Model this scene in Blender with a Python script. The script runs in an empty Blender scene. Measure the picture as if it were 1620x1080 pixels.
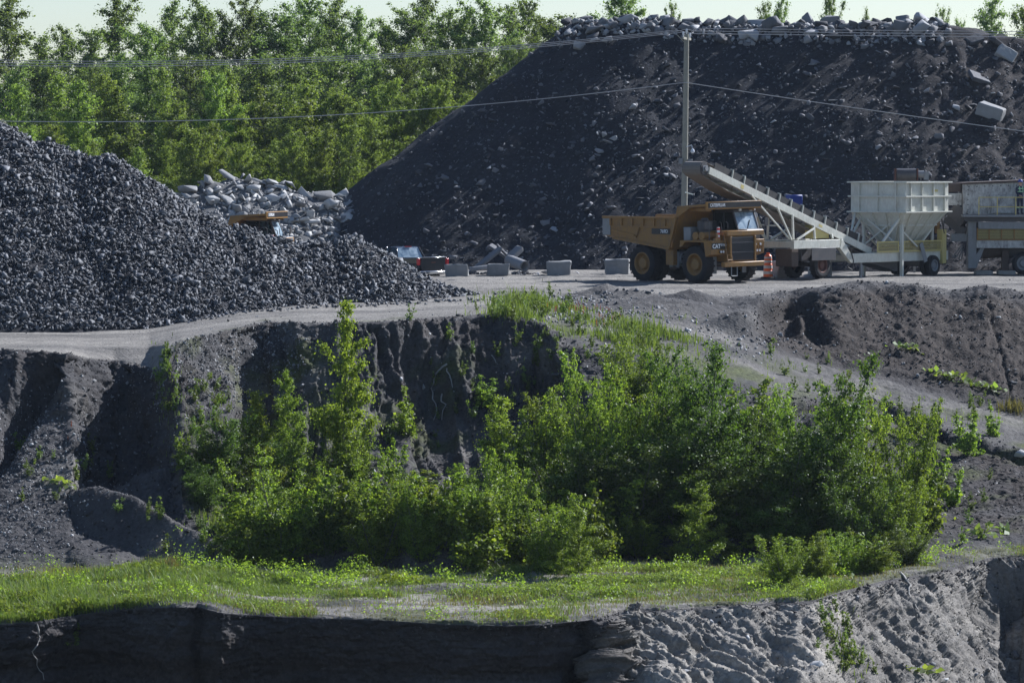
import bpy, bmesh, math, random
import numpy as np
from mathutils import Vector, Matrix
from mathutils.bvhtree import BVHTree

random.seed(7)
RNG = np.random.default_rng(7)
SC = bpy.context.scene
COL = SC.collection
PI = math.pi
R = math.radians

# ------------------------------------------------------------------ camera model
F_PX, W_PX, H_PX, HORIZ, CAM_Z = 6400.0, 1620.0, 1080.0, 255.0, 6.0
PITCH = math.atan((540 - HORIZ) / F_PX)
CP, SP = math.cos(PITCH), math.sin(PITCH)

def slope_of(y):
    v = (540.0 - y) / F_PX
    return (-SP + v * CP) / (CP + v * SP)

def zy_to_d(y, z):
    return (z - CAM_Z) / slope_of(y)

def world(px, py, d):
    """the point of the place seen at photo pixel (px, py) at distance d along +Y"""
    v = (540.0 - py) / F_PX
    k = d / (CP + v * SP)
    return Vector(((px - 810.0) / F_PX * k, d, CAM_Z + d * slope_of(py)))

def ray(px, py):
    return (world(px, py, 100.0) - Vector((0, 0, CAM_Z))).normalized()

def project(P):
    """numpy: world points (...,3) -> photo pixels"""
    X, Y, Z = P[..., 0], P[..., 1], P[..., 2] - CAM_Z
    zc = Y * CP - Z * SP
    yc = Y * SP + Z * CP
    return 810 + F_PX * X / zc, 540 - F_PX * yc / zc

# ------------------------------------------------------------------ noise
def _hash(ix, iy, iz, seed):
    h = (ix.astype(np.int64) * 374761393 + iy.astype(np.int64) * 668265263 + iz.astype(np.int64) * 2147483647 + seed * 1274126177) & 0xFFFFFFFF
    h = ((h ^ (h >> 13)) * 1274126177) & 0xFFFFFFFF
    h = (h ^ (h >> 16)) & 0xFFFFFFFF
    return h.astype(np.float64) / 2147483648.0 - 1.0

def vnoise(x, y, z, seed=0):
    x, y, z = np.broadcast_arrays(np.asarray(x, float), np.asarray(y, float), np.asarray(z, float))
    fx, fy, fz = np.floor(x), np.floor(y), np.floor(z)
    ix, iy, iz = fx.astype(np.int64), fy.astype(np.int64), fz.astype(np.int64)
    ux, uy, uz = x - fx, y - fy, z - fz
    ux = ux * ux * (3 - 2 * ux); uy = uy * uy * (3 - 2 * uy); uz = uz * uz * (3 - 2 * uz)
    r = 0
    for a in (0, 1):
        wa = ux if a else 1 - ux
        for b in (0, 1):
            wb = uy if b else 1 - uy
            for c in (0, 1):
                wc = uz if c else 1 - uz
                r = r + wa * wb * wc * _hash(ix + a, iy + b, iz + c, seed)
    return r

def fbm(x, y, z, oct=4, seed=0, gain=0.5):
    r, a, s = 0, 1.0, 0.0
    for o in range(oct):
        r = r + a * vnoise(np.asarray(x) * 2 ** o + 17.3 * o, np.asarray(y) * 2 ** o + 5.1 * o, np.asarray(z) * 2 ** o, seed + o)
        s += a; a *= gain
    return r / s

def sstep(a, b, x):
    t = np.clip((np.asarray(x, float) - a) / (b - a), 0, 1)
    return t * t * (3 - 2 * t)

# ------------------------------------------------------------------ scene helpers
def setp(o, label=None, cat=None, group=None, kind=None):
    if label: o['label'] = label
    if cat: o['category'] = cat
    if group: o['group'] = group
    if kind: o['kind'] = kind
    return o

def thing(name, label, cat, loc=(0, 0, 0), rotz=0.0, group=None):
    o = bpy.data.objects.new(name, None)
    COL.objects.link(o)
    o.location = loc; o.rotation_euler = (0, 0, rotz)
    o.empty_display_size = 0.3
    return setp(o, label, cat, group)

def link(name, me, mat=None, parent=None):
    o = bpy.data.objects.new(name, me)
    COL.objects.link(o)
    if mat is not None and not len(me.materials): me.materials.append(mat)
    if parent is not None: o.parent = parent
    return o

def copy_tree(o, parent=None):
    c = o.copy(); COL.objects.link(c)
    if parent is not None: c.parent = parent
    for ch in list(o.children):
        k = copy_tree(ch, c)
        k.matrix_parent_inverse = ch.matrix_parent_inverse.copy()
    return c

def mesh_np(name, V, F):
    """V n x 3, F m x k (all faces same size)"""
    V = np.ascontiguousarray(V, dtype=np.float32); F = np.ascontiguousarray(F, dtype=np.int32)
    me = bpy.data.meshes.new(name)
    m, k = F.shape
    me.vertices.add(len(V)); me.vertices.foreach_set('co', V.ravel())
    me.loops.add(m * k); me.loops.foreach_set('vertex_index', F.ravel())
    me.polygons.add(m); me.polygons.foreach_set('loop_start', np.arange(0, m * k, k, dtype=np.int32))
    try: me.polygons.foreach_set('loop_total', np.full(m, k, dtype=np.int32))
    except Exception: pass
    me.update(calc_edges=True); me.validate()
    return me

class MB:
    def __init__(s): s.v = []; s.f = []
    def add(s, vs, fs):
        n = len(s.v); s.v += [tuple(v) for v in vs]; s.f += [tuple(i + n for i in f) for f in fs]; return s
    def hexa(s, p):   # 4 bottom (ccw) + 4 top
        return s.add(p, [(3, 2, 1, 0), (4, 5, 6, 7), (0, 1, 5, 4), (1, 2, 6, 5), (2, 3, 7, 6), (3, 0, 4, 7)])
    def box(s, x0, x1, y0, y1, z0, z1):
        return s.hexa([(x0, y0, z0), (x1, y0, z0), (x1, y1, z0), (x0, y1, z0), (x0, y0, z1), (x1, y0, z1), (x1, y1, z1), (x0, y1, z1)])
    def beam(s, p, q, w, h, up=(0, 0, 1)):
        p, q = Vector(p), Vector(q); d = (q - p).normalized(); up = Vector(up)
        if abs(d.dot(up)) > 0.97: up = Vector((1, 0, 0))
        a = d.cross(up).normalized(); b = a.cross(d).normalized()
        a *= w / 2; b *= h / 2
        return s.hexa([p - a - b, p + a - b, q + a - b, q - a - b, p - a + b, p + a + b, q + a + b, q - a + b])
    def cyl(s, p, q, r, r2=None, n=14, caps=True):
        p, q = Vector(p), Vector(q); r2 = r if r2 is None else r2
        d = (q - p).normalized(); up = Vector((0, 0, 1)) if abs(d.z) < 0.9 else Vector((1, 0, 0))
        a = d.cross(up).normalized(); b = d.cross(a)
        vs = []
        for c, rr in ((p, r), (q, r2)):
            for i in range(n):
                t = 2 * PI * i / n; vs.append(c + (a * math.cos(t) + b * math.sin(t)) * rr)
        fs = [(i, (i + 1) % n, n + (i + 1) % n, n + i) for i in range(n)]
        if caps: fs += [tuple(range(n - 1, -1, -1)), tuple(range(n, 2 * n))]
        return s.add(vs, fs)
    def tube(s, pts, r, n=6):
        for i in range(len(pts) - 1): s.cyl(pts[i], pts[i + 1], r, n=n)
        return s
    def lathe(s, prof, o, axis, n=32):   # prof: (radius, along)
        o, ax = Vector(o), Vector(axis).normalized(); up = Vector((0, 0, 1)) if abs(ax.z) < 0.9 else Vector((1, 0, 0))
        a = ax.cross(up).normalized(); b = ax.cross(a); m = len(prof); vs = []
        for i in range(n):
            t = 2 * PI * i / n; e = a * math.cos(t) + b * math.sin(t)
            for r, h in prof: vs.append(o + e * r + ax * h)
        fs = []
        for i in range(n):
            j = (i + 1) % n
            for k in range(m - 1): fs.append((i * m + k, j * m + k, j * m + k + 1, i * m + k + 1))
        return s.add(vs, fs)
    def prism(s, poly, off):   # poly of 3D points, off the extrusion vector
        off = Vector(off); n = len(poly); P = [Vector(p) for p in poly]
        return s.add(P + [p + off for p in P], [tuple(range(n - 1, -1, -1)), tuple(range(n, 2 * n))] + [(i, (i + 1) % n, n + (i + 1) % n, n + i) for i in range(n)])
    def build(s, name, mat, parent=None, bevel=0.0, smooth=True):
        me = bpy.data.meshes.new(name); me.from_pydata(s.v, [], s.f)
        bm = bmesh.new(); bm.from_mesh(me); bmesh.ops.recalc_face_normals(bm, faces=bm.faces[:]); bm.to_mesh(me); bm.free()
        if smooth:
            me.shade_smooth(); me.set_sharp_from_angle(angle=R(35))
        o = link(name, me, mat, parent)
        if bevel:
            m = o.modifiers.new('bevel', 'BEVEL'); m.width = bevel; m.segments = 1; m.limit_method = 'ANGLE'; m.angle_limit = R(50)
        return o

# ------------------------------------------------------------------ materials
def newmat(name):
    m = bpy.data.materials.new(name); m.use_nodes = True
    nt = m.node_tree
    return m, nt, nt.nodes['Principled BSDF']

def N(nt, t, **kw):
    n = nt.nodes.new(t)
    for k, v in kw.items():
        if k.startswith('i_'):
            key = k[2:]
            key = int(key) if key.isdigit() else key.replace('_', ' ')
            n.inputs[key].default_value = v
        else: setattr(n, k, v)
    return n

def ramp(nt, fac, stops):
    r = nt.nodes.new('ShaderNodeValToRGB'); e = r.color_ramp.elements
    while len(e) < len(stops): e.new(0.5)
    for el, (p, c) in zip(e, stops):
        el.position = p; el.color = (*c, 1) if len(c) == 3 else c
    nt.links.new(fac, r.inputs[0]); return r.outputs[0]

def mixc(nt, fac, a, b, mode='MIX'):
    m = nt.nodes.new('ShaderNodeMix'); m.data_type = 'RGBA'; m.blend_type = mode
    for s, v in ((m.inputs[0], fac), (m.inputs[6], a), (m.inputs[7], b)):
        if isinstance(v, (int, float)): s.default_value = v
        elif isinstance(v, tuple): s.default_value = (*v, 1) if len(v) == 3 else v
        else: nt.links.new(v, s)
    return m.outputs[2]

def noise(nt, scale, detail=4, rough=0.6, vec=None, dist=0.0):
    n = N(nt, 'ShaderNodeTexNoise'); n.inputs['Scale'].default_value = scale; n.inputs['Detail'].default_value = detail
    n.inputs['Roughness'].default_value = rough; n.inputs['Distortion'].default_value = dist
    if vec is not None: nt.links.new(vec, n.inputs['Vector'])
    return n.outputs['Fac']

def obj_co(nt):
    return nt.nodes.new('ShaderNodeTexCoord').outputs['Object']

def geo_pos(nt):
    return nt.nodes.new('ShaderNodeNewGeometry').outputs['Position']

def bump(nt, h, strength=0.5, dist=0.05, normal=None):
    b = N(nt, 'ShaderNodeBump'); b.inputs['Strength'].default_value = strength; b.inputs['Distance'].default_value = dist
    nt.links.new(h, b.inputs['Height'])
    if normal is not None: nt.links.new(normal, b.inputs['Normal'])
    return b.outputs['Normal']

def paint(name, col, rough=0.5, dirt=(0.16, 0.14, 0.12), amount=0.45, scale=2.2, metal=0.0, spec=0.4):
    """painted or bare metal with dust and streaks"""
    m, nt, b = newmat(name)
    co = obj_co(nt)
    mp = N(nt, 'ShaderNodeMapping'); mp.inputs['Scale'].default_value = (1, 1, 0.35); nt.links.new(co, mp.inputs[0])
    f1 = noise(nt, scale, 6, 0.65, co); f2 = noise(nt, scale * 4, 5, 0.7, mp.outputs[0])
    mul = N(nt, 'ShaderNodeMath', operation='MULTIPLY'); nt.links.new(f1, mul.inputs[0]); nt.links.new(f2, mul.inputs[1])
    fac = ramp(nt, mul.outputs[0], [(0.14, (0, 0, 0)), (0.42, (amount,) * 3)])
    c = mixc(nt, fac, col, dirt)
    c = mixc(nt, 0.35, c, mixc(nt, f1, (0.35, 0.35, 0.35), (0.8, 0.8, 0.8)), 'OVERLAY')
    nt.links.new(c, b.inputs['Base Color'])
    b.inputs['Roughness'].default_value = rough; b.inputs['Metallic'].default_value = metal
    b.inputs['Specular IOR Level'].default_value = spec
    nt.links.new(bump(nt, f2, 0.15, 0.02), b.inputs['Normal'])
    return m

def rockmat(name, dark, light, scale=1.5, rough=0.85, island=0.5, bstr=0.6, bscale=9.0, spec=0.3):
    m, nt, b = newmat(name)
    co = obj_co(nt)
    n1 = noise(nt, scale, 6, 0.65, co)
    g = nt.nodes.new('ShaderNodeNewGeometry'); oi = nt.nodes.new('ShaderNodeObjectInfo')
    ad = N(nt, 'ShaderNodeMath', operation='ADD'); nt.links.new(g.outputs['Random Per Island'], ad.inputs[0]); nt.links.new(oi.outputs['Random'], ad.inputs[1])
    fr = N(nt, 'ShaderNodeMath', operation='FRACT'); nt.links.new(ad.outputs[0], fr.inputs[0])
    mx = N(nt, 'ShaderNodeMix'); mx.inputs[0].default_value = island; nt.links.new(n1, mx.inputs[2]); nt.links.new(fr.outputs[0], mx.inputs[3])
    mid = tuple((a + c) / 2 for a, c in zip(dark, light))
    c = ramp(nt, mx.outputs[0], [(0.2, dark), (0.55, mid), (0.85, light)])
    nt.links.new(c, b.inputs['Base Color'])
    b.inputs['Roughness'].default_value = rough; b.inputs['Specular IOR Level'].default_value = spec
    n2 = noise(nt, bscale, 5, 0.7, co)
    nt.links.new(bump(nt, n2, bstr, 0.06), b.inputs['Normal'])
    return m

def leafmat(name, c0, c1, trans=0.45, gloss=0.35, yellow=None):
    m, nt, b = newmat(name)
    g = nt.nodes.new('ShaderNodeNewGeometry'); oi = nt.nodes.new('ShaderNodeObjectInfo')
    c = ramp(nt, g.outputs['Random Per Island'], [(0.0, c0), (1.0, c1)])
    hv = N(nt, 'ShaderNodeHueSaturation')
    mr = N(nt, 'ShaderNodeMapRange'); mr.inputs[3].default_value = 0.485; mr.inputs[4].default_value = 0.515; nt.links.new(oi.outputs['Random'], mr.inputs[0])
    mv = N(nt, 'ShaderNodeMapRange'); mv.inputs[3].default_value = 0.75; mv.inputs[4].default_value = 1.25; nt.links.new(oi.outputs['Random'], mv.inputs[0])
    nt.links.new(mr.outputs[0], hv.inputs['Hue']); nt.links.new(mv.outputs[0], hv.inputs['Value']); nt.links.new(c, hv.inputs['Color'])
    nt.links.new(hv.outputs[0], b.inputs['Base Color'])
    b.inputs['Roughness'].default_value = 0.5; b.inputs['Specular IOR Level'].default_value = gloss
    tr = N(nt, 'ShaderNodeBsdfTranslucent')
    tc = mixc(nt, 1.0, hv.outputs[0], (1.25, 1.25, 0.45), 'MULTIPLY'); nt.links.new(tc, tr.inputs[0])
    ms = N(nt, 'ShaderNodeMixShader'); ms.inputs[0].default_value = trans
    nt.links.new(b.outputs[0], ms.inputs[1]); nt.links.new(tr.outputs[0], ms.inputs[2])
    nt.links.new(ms.outputs[0], nt.nodes['Material Output'].inputs[0])
    return m

M = {}
M['yellow'] = paint('machine_yellow', (0.29, 0.145, 0.025), 0.55, (0.11, 0.08, 0.055), 0.75)
M['yellow_guard'] = paint('guard_yellow', (0.55, 0.45, 0.15), 0.55, (0.3, 0.26, 0.18), 0.4)
M['white'] = paint('machine_white', (0.60, 0.60, 0.52), 0.55, (0.22, 0.19, 0.15), 0.5)
M['offwhite'] = paint('worn_white', (0.52, 0.52, 0.5), 0.6, (0.06, 0.055, 0.055), 0.95, 2.2)
M['grey'] = paint('grey_steel', (0.22, 0.23, 0.24), 0.5, (0.1, 0.09, 0.08), 0.5)
M['darksteel'] = paint('dark_steel', (0.05, 0.05, 0.055), 0.5, (0.12, 0.1, 0.09), 0.35)
M['rubber'] = paint('tyre_rubber', (0.014, 0.014, 0.016), 0.8, (0.06, 0.055, 0.05), 0.35, 3.5, spec=0.25)
M['belt'] = paint('belt_rubber', (0.02, 0.02, 0.021), 0.7, (0.09, 0.08, 0.07), 0.3)
M['beltunder'] = paint('belt_under', (0.17, 0.15, 0.13), 0.8, (0.09, 0.08, 0.07), 0.4)
M['rust_and_shade'] = paint('rusty_or_shaded_steel', (0.12, 0.05, 0.035), 0.8, (0.06, 0.04, 0.035), 0.5)
M['plate'] = paint('sign_black', (0.012, 0.013, 0.017), 0.4, (0.08, 0.07, 0.06), 0.2)
M['letter'] = paint('sign_white', (0.72, 0.73, 0.74), 0.5, (0.4, 0.4, 0.4), 0.2)
M['orange'] = paint('drum_orange', (0.9, 0.15, 0.025), 0.45, (0.3, 0.2, 0.15), 0.3)
M['band'] = paint('drum_band', (0.55, 0.56, 0.56), 0.4, (0.3, 0.3, 0.3), 0.3)
M['red'] = paint('lamp_red', (0.5, 0.01, 0.02), 0.2, (0.3, 0.03, 0.03), 0.2, spec=0.6)
M['blue'] = paint('cover_blue', (0.02, 0.045, 0.25), 0.5, (0.05, 0.05, 0.1), 0.3)
M['carblack'] = paint('pickup_paint', (0.012, 0.013, 0.02), 0.22, (0.06, 0.055, 0.05), 0.25, spec=0.6)
M['chrome'] = paint('chrome', (0.6, 0.62, 0.64), 0.2, (0.4, 0.4, 0.4), 0.2, metal=0.9)
M['wood'] = paint('pole_wood', (0.30, 0.29, 0.24), 0.85, (0.16, 0.15, 0.12), 0.6, 5.0, spec=0.15)
M['wire'] = paint('cable', (0.42, 0.42, 0.42), 0.4, (0.2, 0.2, 0.2), 0.3, metal=0.4)
M['navy'] = paint('work_clothes', (0.018, 0.024, 0.055), 0.85, (0.05, 0.05, 0.05), 0.3)
M['hivis'] = paint('reflective_green', (0.35, 0.6, 0.35), 0.4, (0.3, 0.3, 0.25), 0.2)
M['skin'] = paint('skin', (0.45, 0.26, 0.19), 0.6, (0.3, 0.18, 0.13), 0.2)
M['brownpanel'] = paint('brown_panel', (0.07, 0.05, 0.04), 0.8, (0.1, 0.08, 0.07), 0.5)
M['seat'] = paint('cab_interior', (0.02, 0.02, 0.022), 0.8, (0.03, 0.03, 0.03), 0.2)
M['lampglass'] = paint('headlamp_glass', (0.6, 0.62, 0.65), 0.12, (0.4, 0.4, 0.4), 0.1, spec=0.7)

def glassmat(name, tint=(0.55, 0.72, 0.75), rough=0.03, mix=0.55):
    m, nt, b = newmat(name)
    b.inputs['Base Color'].default_value = (0.02, 0.028, 0.032, 1); b.inputs['Roughness'].default_value = rough
    b.inputs['Specular IOR Level'].default_value = 0.9
    tr = N(nt, 'ShaderNodeBsdfTransparent'); tr.inputs[0].default_value = (*tint, 1)
    ms = N(nt, 'ShaderNodeMixShader'); ms.inputs[0].default_value = mix
    nt.links.new(b.outputs[0], ms.inputs[1]); nt.links.new(tr.outputs[0], ms.inputs[2])
    nt.links.new(ms.outputs[0], nt.nodes['Material Output'].inputs[0])
    return m
M['glass'] = glassmat('window_glass')
def painted_reflection_glass():
    m, nt, b = newmat('painted_reflection_windscreen')
    co = obj_co(nt); n = noise(nt, 1.7, 5, 0.6, co, 1.2)
    c = ramp(nt, n, [(0.35, (0.10, 0.16, 0.22)), (0.7, (0.42, 0.5, 0.55))])  # pale blue patches paint a bright reflection into the glass
    nt.links.new(c, b.inputs['Base Color']); b.inputs['Roughness'].default_value = 0.15; b.inputs['Specular IOR Level'].default_value = 0.8
    return m
M['windscreen'] = painted_reflection_glass()
def meshmat():
    """expanded-metal guard: see-through between the strands"""
    m, nt, b = newmat('mesh_guard')
    co = obj_co(nt)
    ck = N(nt, 'ShaderNodeTexChecker'); ck.inputs['Scale'].default_value = 44.0
    mp = N(nt, 'ShaderNodeMapping'); mp.inputs['Rotation'].default_value = (0.785, 0.785, 0.0); nt.links.new(co, mp.inputs[0]); nt.links.new(mp.outputs[0], ck.inputs['Vector'])
    b.inputs['Base Color'].default_value = (0.36, 0.30, 0.11, 1); b.inputs['Roughness'].default_value = 0.6
    tr = N(nt, 'ShaderNodeBsdfTransparent'); ms = N(nt, 'ShaderNodeMixShader')
    mm = N(nt, 'ShaderNodeMath', operation='MULTIPLY'); mm.inputs[1].default_value = 0.95; nt.links.new(ck.outputs['Fac'], mm.inputs[0])
    nt.links.new(mm.outputs[0], ms.inputs[0]); nt.links.new(b.outputs[0], ms.inputs[1]); nt.links.new(tr.outputs[0], ms.inputs[2])
    nt.links.new(ms.outputs[0], nt.nodes['Material Output'].inputs[0])
    return m
M['meshguard'] = meshmat()
M['gravel'] = rockmat('crushed_stone', (0.014, 0.016, 0.02), (0.165, 0.172, 0.188), 2.5, 0.68, 0.6, 0.4, 14, 0.3)
M['gravelbed'] = rockmat('gravel_bed', (0.012, 0.012, 0.015), (0.04, 0.04, 0.045), 5.0, 0.9, 0.0, 0.6, 9)
M['rubblebed'] = rockmat('rubble_bed', (0.05, 0.05, 0.05), (0.2, 0.2, 0.2), 3.0, 0.95, 0.0, 0.8, 9)
M['concrete_rubble'] = rockmat('broken_concrete', (0.15, 0.15, 0.15), (0.48, 0.475, 0.46), 1.2, 0.9, 0.6, 0.5, 6)
M['crestrock'] = rockmat('crest_rock', (0.06, 0.06, 0.065), (0.36, 0.36, 0.36), 1.2, 0.85, 0.7, 0.5, 6)
M['darkrock'] = rockmat('dark_rock', (0.028, 0.029, 0.034), (0.17, 0.172, 0.182), 1.5, 0.8, 0.65, 0.5, 8)
M['cobble'] = rockmat('cobble', (0.06, 0.06, 0.062), (0.36, 0.36, 0.36), 2.0, 0.8, 0.7, 0.4, 10)
M['block'] = rockmat('block_concrete', (0.17, 0.17, 0.165), (0.34, 0.34, 0.33), 1.6, 0.9, 0.25, 0.3, 18)
M['clod'] = rockmat('dark_clod', (0.035, 0.033, 0.034), (0.115, 0.108, 0.105), 3.0, 0.95, 0.6, 0.6, 16, 0.1)
M['sandclod'] = rockmat('sand_clod', (0.13, 0.12, 0.105), (0.34, 0.315, 0.275), 3.0, 0.95, 0.6, 0.6, 16, 0.1)
M['bark'] = rockmat('bark', (0.05, 0.045, 0.04), (0.2, 0.19, 0.165), 3.0, 0.9, 0.2, 0.5, 14)
M['deadwood'] = rockmat('dead_wood', (0.2, 0.19, 0.17), (0.42, 0.4, 0.37), 3.0, 0.9, 0.2, 0.4, 14)
M['leaf_bush'] = leafmat('leaf_bush', (0.06, 0.105, 0.016), (0.27, 0.35, 0.06), 0.52, 0.35)
M['leaf_bright'] = leafmat('leaf_bright', (0.10, 0.16, 0.022), (0.30, 0.38, 0.06), 0.55, 0.3)
M['leaf_dark'] = leafmat('leaf_dark', (0.04, 0.075, 0.016), (0.13, 0.19, 0.04), 0.45, 0.3)
M['leaf_far'] = leafmat('leaf_far', (0.10, 0.15, 0.062), (0.21, 0.28, 0.125), 0.52, 0.25)  # tones raised paler to paint some haze into the far leaves
M['leaf_mid'] = leafmat('leaf_mid', (0.11, 0.165, 0.045), (0.26, 0.335, 0.10), 0.53, 0.25)
M['grass'] = leafmat('grass_blades', (0.085, 0.13, 0.032), (0.19, 0.25, 0.075), 0.4, 0.2)
M['grassdry'] = leafmat('grass_dry', (0.14, 0.13, 0.05), (0.24, 0.22, 0.1), 0.35, 0.2)
M['weedgreen'] = leafmat('weed_green', (0.13, 0.19, 0.03), (0.26, 0.33, 0.07), 0.5, 0.2)
M['weedred'] = leafmat('weed_red', (0.2, 0.06, 0.03), (0.3, 0.1, 0.05), 0.35, 0.2)
# ------------------------------------------------------------------ terrain: profiles from the pit floor to the horizon, one per bearing
BEDGE = [(-700, 985), (0, 985), (60, 980), (120, 970), (180, 963), (250, 958), (310, 957), (350, 967), (420, 972), (600, 978), (700, 984), (800, 987), (860, 985),
         (920, 979), (950, 975), (975, 966), (1000, 962), (1040, 963), (1100, 958), (1180, 955), (1230, 949), (1262, 950), (1290, 947), (1325, 936), (1400, 915), (1470, 905), (1530, 890), (1570, 880), (1620, 878), (2300, 878)]
ST = {  # x: C, D, D2, E, F, G as (photo height, metres)
    0:    ((892, -8), (760, -5.6), (660, -3.6), (556, -1.3), (545, -1.25), (525, -1.2)),
    60:   ((892, -8), (760, -5.6), (660, -3.6), (558, -1.3), (547, -1.25), (524, -1.2)),
    105:  ((892, -8), (750, -5.4), (660, -3.6), (562, -1.35), (548, -1.25), (523, -1.2)),
    135:  ((900, -8), (760, -5.9), (700, -4.6), (568, -1.6), (549, -1.3), (523, -1.2)),
    180:  ((900, -8), (765, -6.1), (700, -4.75), (574, -1.85), (549, -1.3), (522, -1.15)),
    235:  ((890, -8), (770, -6.1), (700, -4.7), (588, -2.1), (548, -1.3), (520, -1.1)),
    262:  ((885, -8), (760, -5.7), (670, -3.8), (600, -2.1), (545, -1.1), (517, -1.0)),
    285:  ((880, -7.9), (750, -5.35), (650, -3.25), (545, -1.0), (535, -.9), (515, -.9)),
    340:  ((880, -7.9), (750, -5.5), (640, -3.15), (530, -.75), (522, -.7), (505, -.7)),
    380:  ((878, -8), (750, -5.7), (640, -3.35), (520, -.6), (512, -.55), (495, -.5)),
    420:  ((875, -8), (750, -5.9), (640, -3.5), (510, -.46), (502, -.45), (485, -.4)),
    480:  ((880, -8), (755, -6.0), (640, -3.42), (512, -.42), (500, -.35), (480, -.3)),
    600:  ((880, -8), (760, -6.0), (640, -3.45), (512, -.42), (498, -.35), (474, -.2)),
    700:  ((880, -8), (765, -6.3), (640, -3.58), (505, -.34), (492, -.2), (468, -.1)),
    800:  ((880, -8), (762, -6.2), (640, -3.58), (498, -.21), (485, -.15), (465, -.05)),
    860:  ((880, -8), (760, -6.1), (640, -3.6), (515, -.6), (485, -.15), (465, 0)),
    890:  ((880, -8), (760, -6.0), (650, -3.7), (545, -1.3), (490, -.3), (465, 0)),
    1000: ((880, -8), (780, -6.0), (680, -4.0), (570, -1.8), (515, -.9), (472, -.1)),
    1080: ((880, -8), (780, -6.0), (690, -4.3), (590, -2.3), (530, -1.3), (472, -.1)),
    1150: ((880, -8), (780, -6.2), (700, -4.6), (612, -2.8), (545, -1.7), (470, -.1)),
    1200: ((880, -8), (785, -6.3), (705, -4.8), (630, -3.2), (555, -2.0), (470, -.05)),
    1250: ((878, -8), (790, -6.5), (710, -4.9), (640, -3.5), (562, -2.3), (463, .05)),
    1330: ((872, -8), (800, -6.8), (720, -5.4), (640, -3.8), (585, -2.9), (449, .5)),
    1400: ((870, -8), (800, -6.9), (725, -5.7), (642, -4.1), (600, -3.25), (447, .5)),
    1450: ((870, -7.9), (800, -6.95), (730, -5.8), (662, -4.5), (615, -3.6), (450, .45)),
    1500: ((868, -7.8), (800, -7.0), (740, -5.9), (690, -5.0), (630, -3.95), (463, .08)),
    1560: ((866, -7.8), (820, -7.2), (760, -6.3), (705, -5.3), (642, -4.25), (452, .4)),
    1620: ((860, -7.8), (825, -7.3), (775, -6.5), (725, -5.7), (660, -4.65), (463, .08)),
}
ST[-700] = ST[0]; ST[2300] = ST[1620]
xs_st = sorted(ST)
COLX = np.arange(-420, 2040.1, 2.3)
def interp_key(vals):   # smooth-ish interpolation of one key over the bearings
    v = np.interp(COLX, xs_st, vals)
    k = np.array([.1, .2, .4, .2, .1]); vp = np.pad(v, 2, mode='edge')
    return np.convolve(vp, k, 'valid')
keys = []     # list of (d, z)
lipz = lambda x: -8.0 + .52 * np.exp(-((np.asarray(x, float) - 285) / 105) ** 2)
bx = [x for x, _ in BEDGE]; Bz = lipz(COLX); By = np.interp(COLX, bx, [y for _, y in BEDGE])
Bd = np.array([zy_to_d(y_, z_) for y_, z_ in zip(By, Bz)])
Bd = Bd + (.08 + .25 * sstep(925, 1010, COLX)) * fbm(COLX / 60, 0, 0, 4, 91) + .07 * fbm(COLX / 12, 3, 0, 3, 92)
sl = sstep(905, 1045, COLX + 25 * fbm(COLX / 30, 0, 0, 3, 93))
Ad = Bd - (-1.1 * (1 - sl) + 27 * sl); Az = -8 - (11.0 * (1 - sl) + 11.5 * sl)
keys.append((Ad - 6, Az - 1)); keys.append((Ad, Az)); keys.append((Bd - .02, Bz - .05)); keys.append((Bd + .25, Bz + .03))
prev = Bd + .5
for i in range(6):
    d = interp_key([zy_to_d(ST[x][i][0], ST[x][i][1]) for x in xs_st]); z = interp_key([ST[x][i][1] for x in xs_st])
    d = np.maximum(d, prev + (0.7 if i == 0 else 0.35)); keys.append((d, z)); prev = d
FLOORZ = lambda px: np.where(px < 700, -1.1 + 1.1 * sstep(150, 600, px), 0.0)
Gd = keys[-1][0]
H1 = np.maximum(Gd + 5, 190); keys.append((H1, FLOORZ(COLX) + .0))
keys.append((np.full_like(Bd, 214.0), FLOORZ(COLX))); keys.append((np.full_like(Bd, 245.0), FLOORZ(COLX)))
keys.append((np.full_like(Bd, 256.0), np.full_like(Bd, 1.2))); keys.append((np.full_like(Bd, 340.0), np.full_like(Bd, 1.5))); keys.append((np.full_like(Bd, 1500.0), np.full_like(Bd, 2.0)))
ROWS = [6, 330, 10, 170, 90, 60, 80, 36, 70, 60, 40, 10, 10, 14, 14]
rd, rz, seg, segt = [], [], [], []
for k in range(len(keys) - 1):
    n = ROWS[k]
    for i in range(n):
        t = i / n if k != 1 else 1 - (1 - i / n) ** 2.3
        rd.append(keys[k][0] * (1 - t) + keys[k + 1][0] * t); rz.append(keys[k][1] * (1 - t) + keys[k + 1][1] * t); seg.append(k); segt.append(t)
rd.append(keys[-1][0]); rz.append(keys[-1][1]); seg.append(len(keys) - 2); segt.append(1.0)
D = np.array(rd); Z = np.array(rz); SEG = np.array(seg)[:, None] + np.zeros_like(D); T = np.array(segt)[:, None] + np.zeros_like(D)
NR, NC = D.shape
# soften the hard creases of the profile a little (not the bench lip)
for it in range(6):
    Ds = D.copy(); Zs = Z.copy()
    Ds[1:-1] = .25 * D[:-2] + .5 * D[1:-1] + .25 * D[2:]; Zs[1:-1] = .25 * Z[:-2] + .5 * Z[1:-1] + .25 * Z[2:]
    msk = ((SEG >= 4) & (SEG < 11))
    D = np.where(msk, Ds, D); Z = np.where(msk, Zs, Z)
U = (COLX - 810) / F_PX
X = D * U[None, :]
CX = COLX[None, :] + np.zeros_like(D)
S = SEG + T                      # running profile coordinate: 2 bench lip, 4 bench back, 5 foot, 6, 7 upper lip, 8, 9 crest
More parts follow.
